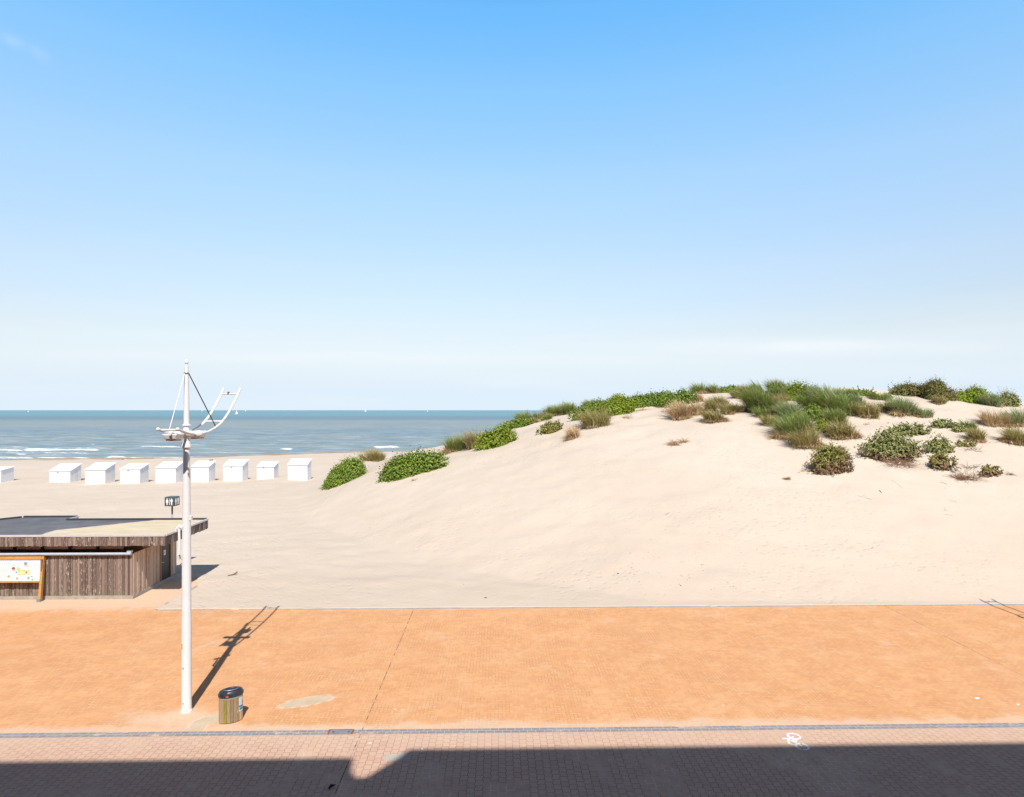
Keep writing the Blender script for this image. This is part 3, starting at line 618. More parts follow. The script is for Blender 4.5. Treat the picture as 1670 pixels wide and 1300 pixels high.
tx = MB(); rr = random.Random(4)
def words(a, b, z_, h):
    p = a
    while p < b-.02:
        e = min(b, p+rr.uniform(.02, .07)); rect(tx, p, e, z_, z_+h, -.021, 0); p = e+.014
for k in range(12): words(U(500), U(640), Z(375+k*19), .012)
for k in range(4): words(U(130), U(420), Z(600+k*22), .010)
for k in range(15): words(U(-60), U(95), Z(375+k*20), .012)
for k in range(15): words(U(-330), U(-100), Z(375+k*20), .012)
words(U(520), U(640), Z(612), .014); words(U(525), U(640), Z(668), .014)
for k in range(3): words(U(-300+k*10), U(640), Z(346-k*7), .020 if k == 1 else .012)
leaned(tx, 'printed_text', m_plain('ink_text', (.33, .34, .40), .6), po)

# ------------------------------------------------------------------ street lamp (ship-rigging shape)
def make_lamp():
    r = empty('street_lamp', (-9.19, 18.18, 0))
    tag(r, 'tall white street lamp rigged like a sailing boat, beside the litter bin', 'street lamp', 'boat-shaped street lamps along the promenade')
    MB().lathe([(.150, 0), (.150, .04), (.132, .05), (.131, 2.6), (.124, 2.75), (.117, 4.6), (.102, 6.0), (.092, 7.15), (.088, 7.42)], 28).build('lower_mast', WHITE, r, True)
    MB().lathe([(.10, 7.42), (.135, 7.45), (.135, 7.48), (.075, 7.66), (.07, 7.67)], 24).build('collar', WHITEOLD, r, True)
    MB().lathe([(.085, 7.66), (.085, 8.06), (.12, 8.065), (.12, 8.09), (.076, 8.10), (.073, 8.6), (.057, 9.6), (.052, 9.66), (.050, 9.74), (.034, 9.75), (.030, 9.80), (.045, 9.82), (.045, 9.88), (.02, 9.92)], 24).build('upper_mast', WHITE, r, True)
    yz = [(17.16, 7.985), (17.35, 7.94), (17.65, 7.87), (18.0, 7.83), (18.4, 7.83), (18.8, 7.875), (19.2, 7.97), (19.55, 8.10), (19.85, 8.28), (20.15, 8.50), (20.45, 8.76), (20.70, 9.0), (20.86, 9.20)]
    def rx(y, l): return (-9.42+.07*(y-17.16)/3.64 if l else -8.90+.09*(y-17.16)/3.64)+9.19
    for l in (1, 0):
        MB().tube([(rx(a, l), a-18.18, b) for a, b in yz], .036, 12).ball((rx(17.16, l), 17.14-18.18, 7.99), .05).build('boom_rail', WHITE if l else WHITEOLD, r, True)
    def rung(y, z, m, rr=.024): return MB().tube([(rx(y, 1), y-18.18, z), (rx(y, 0), y-18.18, z)], rr, 10).build('rung', m, r, True)
    rung(17.27, 7.965, WHITEOLD, .034); rung(19.66, 8.16, WHITE)
    g_ = rung(20.72, 9.02, WHITEOLD); MB().box(.045, .085, 20.68-18.18, 20.76-18.18, 9.0, 9.09).build('bracket', RUST, g_)
    cx = (rx(18.2, 1)+rx(18.2, 0))/2
    MB().tube([(-.42, -.06, 7.83), (.37, -.06, 7.83)], .088, 16).ball((.38, -.06, 7.83), .105, 16, 10).ball((-.43, -.06, 7.83), .10, 16, 10).tube([(.29, -.06, 7.83), (.305, -.06, 7.83)], .112, 16).build('cross_tube', WHITEOLD, r, True)
    MB().tube([(0.03, -.95, 7.86), (0.03, 1.05, 7.86)], .040, 12).build('spine_tube', WHITEOLD, r, True)
    for (y0, y1) in ((-.90, -.46), (.42, .86)):
        h = MB(); x0, x1 = -.235, .20
        a = [(x0, y0, 7.86), (x1, y0, 7.86), (x1, y1, 7.86), (x0, y1, 7.86)]; b_ = [(x0+.07, y0+.05, 7.70), (x1-.05, y0+.05, 7.70), (x1-.05, y1-.05, 7.70), (x0+.07, y1-.05, 7.70)]
        h.add(a+b_, [(0, 1, 2, 3), (0, 4, 5, 1), (1, 5, 6, 2), (2, 6, 7, 3), (3, 7, 4, 0), (4, 7, 6, 5)])
        hd = h.build('lamp_head', WHITEOLD, r, bevel=.035)
        MB().box(x0+.09, x1-.07, y0+.08, y1-.08, 7.665, 7.698).build('lamp_glass', LENS, hd, bevel=.008)
    MB().tube([(-.02, -.05, 9.55), (.015, -.93, 8.0)], .011, 6).build('stay_cable', WHITE, r, True)
    MB().tube([(.03, .05, 9.55), (.30, 1.17, 7.98)], .015, 6).build('stay_cable', CABLE, r, True)
    MB().lathe([(.066, 9.52), (.072, 9.53), (.072, 9.56), (.064, 9.57)], 20).build('cable_band', GREYMET, r, True)
    fh = MB().tube([(-.10, -.07, 5.20), (-.17, -.10, 5.24), (-.23, -.12, 5.20), (-.245, -.12, 5.10)], [.05, .05, .045, .04], 10)
    fh.tube([(-.16, -.10, 5.18), (-.135, -.13, 4.85), (-.145, -.14, 4.45)], [.03, .034, .038], 10)
    fh.build('flag_bracket', WHITE, r, True); MB().tube([(-.135, -.13, 4.46), (-.11, -.12, 4.33)], .022, 8).build('bracket_bolt', GREYMET, r, True)
    MB().box(.10, .17, -.06, .02, 5.40, 5.52).build('junction_block', WHITEOLD, r, bevel=.005)
    MB().box(-.075, -.052, -.136, -.128, 1.80, 1.95).build('sticker', YEL, r)
    MB().tube([(-.035, -.130, 1.28), (-.04, -.142, 1.28)], .035, 16).build('hatch', m_plain('hatch_paint', (.62, .61, .60), .5), r)
    MB().tube([(-.03, -.132, .27), (-.03, -.146, .27)], .014, 10).build('bolt', DARK, r)
    return r
lamp = make_lamp()
def dup(root, loc, label):
    c = root.copy(); COL.objects.link(c); c.location = loc; c['label'] = label
    for ch in root.children:
        d = ch.copy(); COL.objects.link(d); d.parent = c
        for g2 in ch.children:
            e = g2.copy(); COL.objects.link(e); e.parent = d
    return c
lamp2 = dup(lamp, (-9.19+31.44, 18.18+.86, 0), 'white boat-shaped street lamp standing right of the view, only its ladder shadow showing')

# ------------------------------------------------------------------ litter bin
BX = Vector((-7.70, 17.64, 0)); bn = empty('litter_bin', BX, math.radians(30))
tag(bn, 'oval wooden-slatted litter bin with black lid beside the white lamp', 'litter bin')
A_, B_ = .305, .205
def ell(a, k=1.0, z=0): return (A_*k*math.cos(a), B_*k*math.sin(a), z)
BO = mat_planks('bin_slats', (.27, .20, .12), (.58, .43, .27), (.55, .48, .40), False)
BG = mat_planks('mossy_bin_slat', (.24, .22, .04), (.36, .32, .08), (.45, .40, .25), False)
NP = 22; sl2 = MB()
for i in range(NP):
    a0, a1 = 2*PI*(i+.04)/NP, 2*PI*(i+.96)/NP; o_ = [ell(a0), ell(a1), ell(a1, .93), ell(a0, .93)]
    z0 = .02; z1 = .665
    sl2.add([(p[0], p[1], z0) for p in o_]+[(p[0], p[1], z1) for p in o_], [(3, 2, 1, 0), (4, 5, 6, 7), (0, 1, 5, 4), (1, 2, 6, 5), (2, 3, 7, 6), (3, 0, 4, 7)], 1 if i == 14 else 0)
sl2.build('slats', [BO, BG], bn)
def erings(prof, name, mat, parent, seg=40, bev=0):
    vs = [(A_*k*math.cos(2*PI*j/seg), B_*k*math.sin(2*PI*j/seg), z) for k, z in prof for j in range(seg)]; n = len(prof)
    fs = [(i*seg+j, i*seg+(j+1) % seg, (i+1)*seg+(j+1) % seg, (i+1)*seg+j) for i in range(n-1) for j in range(seg)]+[tuple(range(seg-1, -1, -1)), tuple((n-1)*seg+j for j in range(seg))]
    return MB().add(vs, fs).build(name, mat, parent, True)
erings([(.91, 0), (.91, .63)], 'inner_drum', DARK, bn)
erings([(.985, .635), (.99, .70), (.95, .705)], 'collar_ring', m_plain('galvanised', (.36, .36, .37), .5, .1, 8, .4, .3), bn)
LID = m_plain('black_lid_plastic', (.028, .032, .042), .35, .3, 9, .5)
ld = erings([(1.03, .70), (1.07, .715), (1.07, .775), (1.0, .80), (.96, .835), (.80, .86), (.55, .865), (.50, .845), (.3, .84)], 'lid', LID, bn)
MB().tube([(.17*math.cos(a), .10*math.sin(a)-.01, .868) for a in [math.radians(190+i*17) for i in range(10)]], .009, 6).build('lid_rim', GREYMET, ld, True)
def on_bin(mb, a0, a1, z0, z1, k, mi=0, n=4):
    for i in range(n):
        u, v = a0+(a1-a0)*i/n, a0+(a1-a0)*(i+1)/n; p = [ell(u, k), ell(v, k), ell(v, k+.006), ell(u, k+.006)]
        mb.add([(q[0], q[1], z0) for q in p]+[(q[0], q[1], z1) for q in p], [(3, 2, 1, 0), (4, 5, 6, 7), (2, 3, 7, 6), (0, 1, 5, 4), (1, 2, 6, 5), (3, 0, 4, 7)], mi)
stk = MB(); R_ = math.radians
on_bin(stk, R_(-54), R_(-22), .26, .64, 1.015, 0); on_bin(stk, R_(-50), R_(-26), .30, .36, 1.023, 1); on_bin(stk, R_(-54), R_(-22), .375, .42, 1.023, 1); on_bin(stk, R_(-30), R_(-24), .44, .53, 1.023, 2)
stk.build('sticker', [m_plain('sticker_pale', (.55, .66, .72), .4), m_plain('sticker_blue', (.03, .20, .38), .4), m_plain('sticker_red', (.65, .16, .10), .4)], bn)
lr = MB(); on_bin(lr, R_(-118), R_(-105), .725, .765, 1.07); lr.build('lid_sticker', m_plain('lid_sticker_red', (.60, .10, .10), .4), ld)

# ------------------------------------------------------------------ beach cabins
DRIP = m_plain('cabin_grey_seam', (.42, .39, .37), .7)
LATCH = m_plain('cabin_latch', (.20, .14, .08), .6)
def make_cabin(X, Y, wd, dp, hf, hbk, label, latch, seam=False, bury=.35):
    r = empty('beach_cabin', (X, Y, tz1(X, Y)), AY*.5); tag(r, label, 'beach cabin', 'white beach cabins in a row on the sand')
    body = [(0, 0, -bury), (wd, 0, -bury), (wd, dp, -bury), (0, dp, -bury), (0, 0, hf), (wd, 0, hf), (wd, dp, hbk), (0, dp, hbk)]
    MB().add(body, [(3, 2, 1, 0), (0, 1, 5, 4), (1, 2, 6, 5), (2, 3, 7, 6), (3, 0, 4, 7), (4, 5, 6, 7)]).build('walls', CABW, r, bevel=.012)
    s_ = (hbk-hf)/dp; o_ = .07
    top = [(-o_, -o_, hf-o_*s_+.045), (wd+o_, -o_, hf-o_*s_+.045), (wd+o_, dp+o_, hbk+o_*s_+.045), (-o_, dp+o_, hbk+o_*s_+.045)]
    MB().add([(a, b, c-.04) for a, b, c in top]+[(a, b, c) for a, b, c in top], [(3, 2, 1, 0), (4, 5, 6, 7), (0, 1, 5, 4), (1, 2, 6, 5), (2, 3, 7, 6), (3, 0, 4, 7)]).build('roof', CABW, r, bevel=.008)
    MB().box(.0, wd, -.012, -.003, hf-.11, hf-.065).build('eaves_seam', DRIP, r)
    if latch: MB().box(wd*latch-.10, wd*latch+.06, -.04, -.014, hf-.17, hf-.10).build('latch', LATCH, r)
    if seam:
        m = MB()
        for v_ in (dp*.52, dp*.62): m.box(wd+.001, wd+.012, v_-.015, v_+.015, -.2, hf*1.05)
        m.build('side_batten', DRIP, r)
    return r
CB = [  # left px, right px, top py, bottom py, back-right px, back top py, latch, label
 (-34, 1, 767, 788, 22, 761.0, 0, 'leftmost white beach cabin, cut off by the left edge of the view'),
 (80.5, 114, 768, 787, 132.5, 756, .42, 'white beach cabin with battens on its side wall, second from the left'),
 (139, 171, 766, 790, 188, 755, 0, 'white beach cabin third from the left, without a latch, showing a broad grey side'),
 (196, 228, 765, 789, 242.5, 756, .42, 'white beach cabin fourth from the left, with a dark latch under its low roof'),
 (254, 286, 763, 789, 299, 753, 0, 'white beach cabin directly left of the lamp mast'),
 (312, 340, 761, 787, 351, 752, 0, 'white beach cabin half hidden behind and right of the lamp mast'),
 (364, 395, 760, 785, 405, 749.5, .45, 'white beach cabin with a latch, third from the right end of the row'),
 (419, 446.5, 761, 782.5, 454, 753, .4, 'smallest and lowest white beach cabin, second from the right end'),
 (469.5, 501, 758, 784.5, 507, 748, 0, 'tallest white beach cabin, rightmost of the row near the dune shrubs')]
for i, (l, r_, tp, bt, br_, bk, la, lab) in enumerate(CB):
    p = at(l, bt); Y = p.y; X = (l-CX)*Y/F; wd = (r_-l)*Y/F
    if i == 0: Y = 75.0; X = (l-CX)*Y/F; wd = (r_-l)*Y/F
    zt = CH-(tp-HY)*Y/F; Yb = (r_-CX)/(br_-CX)*Y; Yb = min(max(Yb, Y+1.6), Y+2.1) if i else 77.0
    zb_ = CH-(bk-HY)*Yb/F; gz = tz1(X, Y)
    make_cabin(X, Y, wd, Yb-Y, zt-gz-.03, zb_-gz-.04, lab, la, i == 1)

# ------------------------------------------------------------------ vegetation
def leaf_mat(name, c1, c2, c3=None, tr=.25):
    q = NT(name); rnd = q.n('NewGeometry').outputs['Random Per Island']; n = q.noise(q.obj(), .8, 3)
    c = q.mix(rnd, c1, c2); c = q.mix(q.rng(n, .42, .62, 0, .6), c, c3 or c1)
    q.out(c, .6, .25); t = q.n('BsdfTranslucent'); q.set(t.inputs[0], q.mix(.5, c, (.20, .26, .04)))
    ms = q.n('MixShader'); ms.inputs[0].default_value = tr; q.t.links.new(q.b.outputs[0], ms.inputs[1]); q.t.links.new(t.outputs[0], ms.inputs[2])
    q.t.links.new(ms.outputs[0], q.t.nodes['Material Output'].inputs[0]); return q.m
LEAF = {'green': leaf_mat('leaf_green', (.12, .19, .02), (.36, .46, .08), (.18, .245, .04)),
        'bright': leaf_mat('leaf_bright', (.17, .25, .015), (.42, .48, .06), (.22, .28, .03)),
        'sage': leaf_mat('leaf_sage', (.20, .22, .065), (.46, .47, .19), (.29, .27, .10)),
        'dark': leaf_mat('leaf_dark', (.12, .125, .035), (.29, .27, .08), (.26, .17, .075)),
        'olive': leaf_mat('leaf_olive', (.22, .22, .045), (.44, .41, .13), (.31, .24, .08))}
GRASS = {'green': leaf_mat('marram_green', (.14, .20, .045), (.34, .43, .11), (.23, .27, .08)),
         'grey': leaf_mat('marram_grey_green', (.20, .27, .115), (.44, .52, .26), (.28, .33, .15)),
         'olive': leaf_mat('marram_olive', (.26, .23, .07), (.52, .44, .19), (.35, .26, .11)),
         'straw': leaf_mat('marram_straw', (.48, .33, .17), (.74, .57, .35), (.45, .28, .15), .15)}
TWIG = m_plain('twig', (.15, .09, .06), .9, .35, 4); TWIGR = m_plain('dead_twig', (.25, .15, .095), .9, .35, 4); STRAWT = m_plain('dry_root_fibre', (.42, .27, .16), .9, .3, 4)

def span(pc, pb, wp, ptop, hmax):
    """footprint on the dune for a plant seen at (pc, pb) wp pixels wide, reaching up to ptop"""
    hmax = hmax*1.22
    b = hit(pc, pb); wm = wp*b.y/F; H = min(hmax, .62*wm+.25); dep = .35*wm
    for _ in range(60):
        yy = b.y+dep*.62; xx = (pc-CX)*yy/F; p = HY+(CH-(tz1(xx, yy)+H*.92))*F/yy
        if p <= ptop: break
        dep += .08
        if dep > 1.15*wm: break
    for _ in range(40):
        yy = b.y+dep*.5; xx = (pc-CX)*yy/F; p = HY+(CH-(tz1(xx, yy)+H))*F/yy
        if p > ptop+.5: H += .05
        elif p < ptop-1 and H > .25: H -= .04
        else: break
    cy = b.y+dep*.5; return (pc-CX)*cy/F, cy, wm/2, dep/2, H
def quads_from(c, u, v):
    n = len(c); V = np.empty((n, 4, 3)); V[:, 0] = c-u; V[:, 1] = c-v*.6; V[:, 2] = c+u; V[:, 3] = c+v*.6
    return V.reshape(-1, 3), np.arange(4*n).reshape(n, 4)
def rnd_dirs(n, r):
    d = r.normal(size=(n, 3)); return d/np.linalg.norm(d, axis=1, keepdims=True)
def stems(mb, cx, cy, cz, rx_, ry_, H, n, r, spread=.6, thick=.012, wig=.12):
    for _ in range(n):
        a = r.uniform(0, 2*PI); q = r.uniform(0, .35); x0, y0 = cx+rx_*q*math.cos(a), cy+ry_*q*math.sin(a)
        k = spread*r.uniform(.5, 1.1); x1, y1 = cx+rx_*k*math.cos(a), cy+ry_*k*math.sin(a); h = H*r.uniform(.55, .98); g0, g1 = tz1(x0, y0)-.04, tz1(x1, y1)
        pts = []
        for i in range(5):
            t = i/4; pts.append((x0+(x1-x0)*t**1.3+r.normal()*wig*t*.4, y0+(y1-y0)*t**1.3+r.normal()*wig*t*.4, g0+(g1+h-g0)*t))
        mb.tube(pts, [thick*(1-.2*i) for i in range(5)], 4)
def shrub(label, pc, pb, wp, ptop, leaf='green', name='shrub', cat='shrub', hmax=2.2, lsz=.071, dens=.9, upright=0.0, twig=None, tmat=None, sparse=0.0, group=None, lowdead=0.0, seed=None):
    r = np.random.default_rng(seed if seed is not None else int(pc*7+pb)); cx, cy, rx_, ry_, H = span(pc, pb, wp*1.12, ptop, hmax); H *= .90
    cz = tz1(cx, cy); root = empty(name, (cx, cy, cz)); tag(root, label, cat, group)
    # lobes across the footprint, each a dome of leaves standing on the sand
    nl = max(3, int(2.2*rx_*max(ry_, .6)*2)+3); C = []
    for i in range(nl):
        a = r.uniform(0, 2*PI); q = math.sqrt(r.uniform(0, 1))*.66
        C.append((cx+rx_*q*math.cos(a), cy+ry_*q*math.sin(a), r.uniform(.34, .58), H*(1-.55*q**2)*r.uniform(.6, 1.08)))
    C.append((cx, cy, .62, H*.95)); P = []; area = 0
    for (lx, ly, k, h) in C:
        ax, ay = max(rx_*k, .18), max(ry_*k, .18); area_ = 2.2*(ax*ay+h*(ax+ay)*.8); n = int(area_*330*dens*(.085/lsz)**2*.95)
        n = min(n, 6500)
        d = rnd_dirs(n, r); d[:, 2] = np.abs(d[:, 2]); rad = r.uniform(.35, 1.0, n)**.38*(1+.13*r.normal(size=n))
        x = lx+d[:, 0]*rad*ax; y = ly+d[:, 1]*rad*ay; z = terr(x, y)+np.clip(d[:, 2]*rad, .0, 2)*h
        nr = d.copy(); nr[:, 2] += .35; P.append(np.stack([x, y, z], 1)); area += 1
        P[-1] = np.concatenate([P[-1], nr], 1)
    P = np.concatenate(P)
    # clumps and holes
    hole = snoise(P[:, 0]*1.0, P[:, 2]*1.3+P[:, 1]*.7, .55, int(pc) % 50) + .5*snoise(P[:, 0], P[:, 1]+P[:, 2], .28, 3)
    P = P[hole > (-.58+sparse)]
    # loose shoots that break the outline
    ns_ = int(26+14*rx_*2)
    for _ in range(ns_):
        a = r.uniform(0, 2*PI); q = r.uniform(.55, 1.0); x0, y0 = cx+rx_*q*math.cos(a), cy+ry_*q*math.sin(a); hh = H*(.98-.75*q*q)*r.uniform(.5, 1.0); m_ = r.integers(7, 16)
        tt = np.linspace(0, 1, m_); ln = r.uniform(.12, .34)*min(1.6, .6+rx_*.5); x = x0+math.cos(a)*ln*tt*.8+r.normal(size=m_)*.03; y = y0+math.sin(a)*ln*tt*.8+r.normal(size=m_)*.03
        z = terr(x, y)+hh+ln*tt*r.uniform(-.3, 1.0)+r.normal(size=m_)*.03; P = np.concatenate([P, np.stack([x, y, z, np.full(m_, math.cos(a)), np.full(m_, math.sin(a)), np.full(m_, .6)], 1)])
    if upright:
        m = int(len(P)*.16*upright); ii = r.integers(0, len(P), m); E = P[ii].copy(); E[:, 2] += r.uniform(0, 1, m)**2*H*.32*upright; P = np.concatenate([P, E])
    n = len(P); c = P[:, :3]; nrm = P[:, 3:]; nrm = nrm/np.linalg.norm(nrm, axis=1, keepdims=True)+.75*rnd_dirs(n, r); nrm /= np.linalg.norm(nrm, axis=1, keepdims=True)
    u = np.cross(nrm, rnd_dirs(n, r)); u /= np.linalg.norm(u, axis=1, keepdims=True)+1e-6; v = np.cross(nrm, u); s = lsz*r.uniform(.6, 1.35, (n, 1))
    c = c-np.array([cx, cy, cz]); V, Q = quads_from(c, u*s, v*s)
    h_ = P[:, 2]-terr(P[:, 0], P[:, 1]); mi = ((h_ < lowdead*H*(1+.35*r.normal(size=n))) & (r.uniform(size=n) < .85)).astype(int) if lowdead else np.zeros(n, int)
    np_mesh('foliage', V, Q, [LEAF[leaf], TWIGR], root, False, mi)
    mb = MB(); nt_ = twig if twig is not None else 14; stems(mb, cx, cy, cz, rx_, ry_, H*(1+.35*upright), nt_, r, .75, .013 if not tmat else .011)
    st = mb.build('stem', tmat or TWIG, root, False); st.data.transform(Matrix.Translation((-cx, -cy, -cz)))
    return root
def blades(cx, cy, cz, rx_, ry_, L_, n, r, wind=(-.25, .1), lean=.75, wd=.030, nseg=3, clump=True, droop=.5):
    nc = max(3, int(rx_*ry_*3.0)+3); ca = r.uniform(0, 2*PI, nc); cq = np.sqrt(r.uniform(0, 1, nc))*.8; ccx, ccy = rx_*cq*np.cos(ca), ry_*cq*np.sin(ca)
    k = r.integers(0, nc, n); sp = .16+.22*min(rx_, ry_)
    x0 = ccx[k]+r.normal(size=n)*sp*.6; y0 = ccy[k]+r.normal(size=n)*sp*.6
    a = np.arctan2(y0-ccy[k]*.6, x0-ccx[k]*.6)+r.normal(size=n)*.7; ln = L_*r.uniform(.5, 1.05, n)*(.75+.4*r.random(nc))[k]
    le = lean*r.uniform(.15, 1.0, n); dx, dy = np.cos(a)*le+wind[0]*r.uniform(.3, 1.3, n), np.sin(a)*le+wind[1]
    g = terr(cx+x0, cy+y0)-cz-.03; V = np.empty((n, (nseg+1)*2, 3)); sx, sy_ = -np.sin(a+r.normal(size=n)*.8), np.cos(a+r.normal(size=n)*.8)
    for i in range(nseg+1):
        t = i/nseg; hx = t**1.6; up = t-droop*le*t**2.4*.9; w_ = wd*(1-t*.85)*r.uniform(.8, 1.2, n)
        X = x0+dx*ln*hx; Y = y0+dy*ln*hx; Zz = g+ln*up
        V[:, i*2] = np.stack([X-sx*w_, Y-sy_*w_, Zz], 1); V[:, i*2+1] = np.stack([X+sx*w_, Y+sy_*w_, Zz], 1)
    b = np.arange(n)[:, None]*((nseg+1)*2); Q = np.concatenate([b+np.array([2*i, 2*i+1, 2*i+3, 2*i+2]) for i in range(nseg)], 1).reshape(-1, 4)
    return V.reshape(-1, 3), Q
def tuft(label, pc, pb, wp, ptop, col='green', dry=.35, dens=1.15, lean=.95, name='grass_tuft', cat='grass tuft', group='marram grass tufts on the dune', hmax=1.5, droop=.62, seed=None):
    r = np.random.default_rng(seed if seed is not None else int(pc*5+pb)); cx, cy, rx_, ry_, H = span(pc, pb-1, wp*1.02, ptop-2, hmax); cz = tz1(cx, cy)
    H = max(H, .35); n = int(min(12000, max(420, 900*dens*rx_*max(ry_, .5)*1.3+420)))
    V1, Q1 = blades(cx, cy, cz, rx_, ry_, H*1.38, int(n*(1-dry*.6)), r, lean=lean, droop=droop)
    V2, Q2 = blades(cx, cy, cz, rx_*1.04, ry_*1.04, H*.62, int(n*dry)+30, r, wind=(0, -.1), lean=1.25, droop=.9)
    V = np.concatenate([V1, V2]); Q = np.concatenate([Q1, Q2+len(V1)]); mi = np.r_[np.repeat((r.random(len(Q1)//3) < (.11 if col != 'straw' else 1)).astype(int), 3), np.ones(len(Q2), int)]
    o = np_mesh(name, V, Q, [GRASS[col], GRASS['straw']], None, False, mi); o.location = (cx, cy, cz); return tag(o, label, cat, group)
def tangle(label, pc, pb, wp, ptop, mat, n=60, name='dead_brush', cat='dead brush', flatk=1.0, group=None, thick=.011):
    r = np.random.default_rng(int(pc*3+pb)); cx, cy, rx_, ry_, H = span(pc, pb, wp, ptop, 1.0); H *= flatk; cz = tz1(cx, cy); mb = MB()
    for _ in range(n):
        a = r.uniform(0, 2*PI); q = math.sqrt(r.uniform(0, 1))*.6; x, y = cx+rx_*q*math.cos(a), cy+ry_*q*math.sin(a); p = Vector((x, y, tz1(x, y)-.02))
        d = Vector((r.normal()*.8, r.normal()*.8, r.uniform(.1, 1.0))).normalized(); stp = .22*max(rx_, .25)*r.uniform(.6, 1.3); pts = [p.copy()]
        for i in range(4):
            p = p+d*stp; g = tz1(p.x, p.y); p.z = min(max(p.z, g+.01), g+H); pts.append(p.copy()); d = (d+Vector((r.normal()*.45, r.normal()*.45, -.22))).normalized()
        mb.tube(pts, [thick*(1-.18*i) for i in range(5)], 3)
    o = mb.build(name, mat, None, False, off=(cx, cy, cz)); return tag(o, label, cat, group)

VG = 'green shrubs on the dune'
# ---- left flank
shrub('green shrub at the left foot of the dune, lowest on the beach, nearest the cabins', 561, 790, 60, 748, 'green', group=VG, hmax=2.0)
tangle('trailing yellow-green sprig creeping left from the lowest dune shrub', 523, 798, 14, 790, GRASS['olive'], 22, 'sprig', 'sprig', thick=.014)
tuft('thin olive grass strip on the ridge between the two lowest shrubs', 605, 754, 48, 737, 'olive', .2, 1.0)
shrub('widest dense green shrub low on the left flank of the dune', 674, 777, 103, 731, 'green', group=VG, hmax=2.6, lsz=.09)
tangle('small brown twiggy plant just below the widest low shrub', 675, 785, 14, 771, TWIGR, 30, 'seedling_plant', 'small plant')
tuft('dark-topped grass tuft with a dry brown base right of the widest low shrub', 741, 740, 32, 713, 'green', .7, 1.2)
shrub('round bright green shrub halfway up the left flank above bare sand', 806, 732, 64, 695, 'bright', group=VG, hmax=1.8)
tuft('pale olive grass leaning on the left side of the round bright green shrub', 779, 731, 22, 704, 'olive', .3)
shrub('low green shrub strip on the skyline left of the small round shrub', 836, 700, 58, 683, 'green', group=VG, hmax=.9)
shrub('low yellowish green shrub strip at the skyline, just above the flank shrubs', 866, 692, 34, 681, 'olive', group=VG, hmax=.8)
tuft('small dark grass tuft poking above the skyline strip of low shrubs', 858, 690, 20, 675, 'green', .2)
shrub('small olive green bush isolated on sand below the skyline grasses', 896, 708, 38, 684, 'olive', group=VG, hmax=1.2)
tuft('small dark tuft just above the isolated olive bush', 893, 686, 14, 678, 'green', .2)
tuft('pinkish dry straw tuft with a green tip on open sand', 933, 718, 20, 698, 'straw', .9, 1.4)
tuft('dark green grass tuft on the skyline, left of three in a row', 896, 678, 20, 666, 'green', .3)
tuft('dark green grass tuft on the skyline, middle of three in a row', 914, 678, 20, 661, 'green', .4)
tuft('dark green grass tuft on the skyline, right of three beside the bushy green shrub', 932, 676, 22, 660, 'green', .4)
shrub('bushy dark green shrub at the start of the long crest hedge', 950, 685, 42, 656, 'green', group=VG, hmax=1.5)
tuft('long low dark grass behind the left part of the crest hedge', 975, 668, 46, 655, 'green', .1, .9)
tuft('half dry grass tuft hanging in front of the left end of the crest hedge', 975, 699, 36, 671, 'olive', .8, 1.2)
shrub('bright yellow-green leafy shrub, left section of the crest hedge', 1010, 677, 68, 643, 'bright', group=VG, hmax=1.6)
tuft('thin dark grass spikes rising behind the bright section of the crest hedge', 1013, 656, 22, 645, 'green', .1)
shrub('mid green shrub, middle section of the crest hedge', 1061, 664, 68, 638, 'green', group=VG, hmax=1.3)
shrub('dark green shrub, right end of the crest hedge', 1110, 662, 54, 631, 'green', group=VG, hmax=1.7)
shrub('low green shrub filling the crest hedge between its bright and middle sections', 1040, 666, 44, 640, 'green', group=VG, hmax=1.3)
shrub('low green shrub joining the middle of the crest hedge to its dark right end', 1087, 663, 44, 635, 'green', group=VG, hmax=1.3)
shrub('low olive green strip on the skyline joining the flank strips', 850, 695, 36, 683, 'green', group=VG, hmax=.8)
shrub('low green shrub between the dark start and the bright part of the crest hedge', 974, 680, 44, 650, 'green', group=VG, hmax=1.3)
tuft('short olive grass on the skyline above the small isolated bush', 880, 684, 26, 675, 'olive', .3)
tangle('dry brown roots hanging from the sand edge below the bright crest hedge', 1022, 684, 34, 674, STRAWT, 46, 'root_tangle', 'exposed roots')
tangle('thin dry stems scattered on sand below the right end of the crest hedge', 1085, 673, 36, 664, STRAWT, 36, 'root_tangle', 'exposed roots')
tangle('dead stems scattered on the sand above the brown branch heap', 1585, 738, 44, 722, TWIGR, 30)
tangle('dry reddish roots exposed under the middle of the crest hedge', 1048, 670, 22, 661, STRAWT, 34, 'root_tangle', 'exposed roots')
tuft('large dry brown tussock hanging below the right end of the crest hedge', 1111, 686, 26, 659, 'straw', .8, 1.8)
tuft('dry brown tussock leaning right beside the large dry tussock', 1131, 679, 26, 657, 'straw', .8, 1.7)
tuft('small pale dry tuft right of the crest hedge end', 1138, 657, 14, 645, 'straw', .5)
tuft('dark spiky tuft alone on the skyline right of the crest hedge', 1140, 643, 15, 627, 'green', .35, 1.3)
tuft('dark rounded tuft on the skyline beside the dark spiky tuft', 1160, 643, 18, 628, 'green', .35, 1.3)
tuft('dry green tussock, left of the two upper ones in the group of five', 1157, 671, 20, 655, 'olive', .6, 1.7)
tuft('dry green tussock, right of the two upper ones in the group of five', 1172, 668, 21, 648, 'olive', .6, 1.7)
tuft('broadest drooping tussock, lowest in the group of five', 1168, 690, 32, 668, 'olive', .8, 1.7)
tuft('dark olive tussock, fourth from the left in the group of five', 1190, 678, 16, 659, 'olive', .5, 1.7)
tuft('small tussock at the right end of the group of five', 1203, 675, 14, 661, 'olive', .6, 1.7)
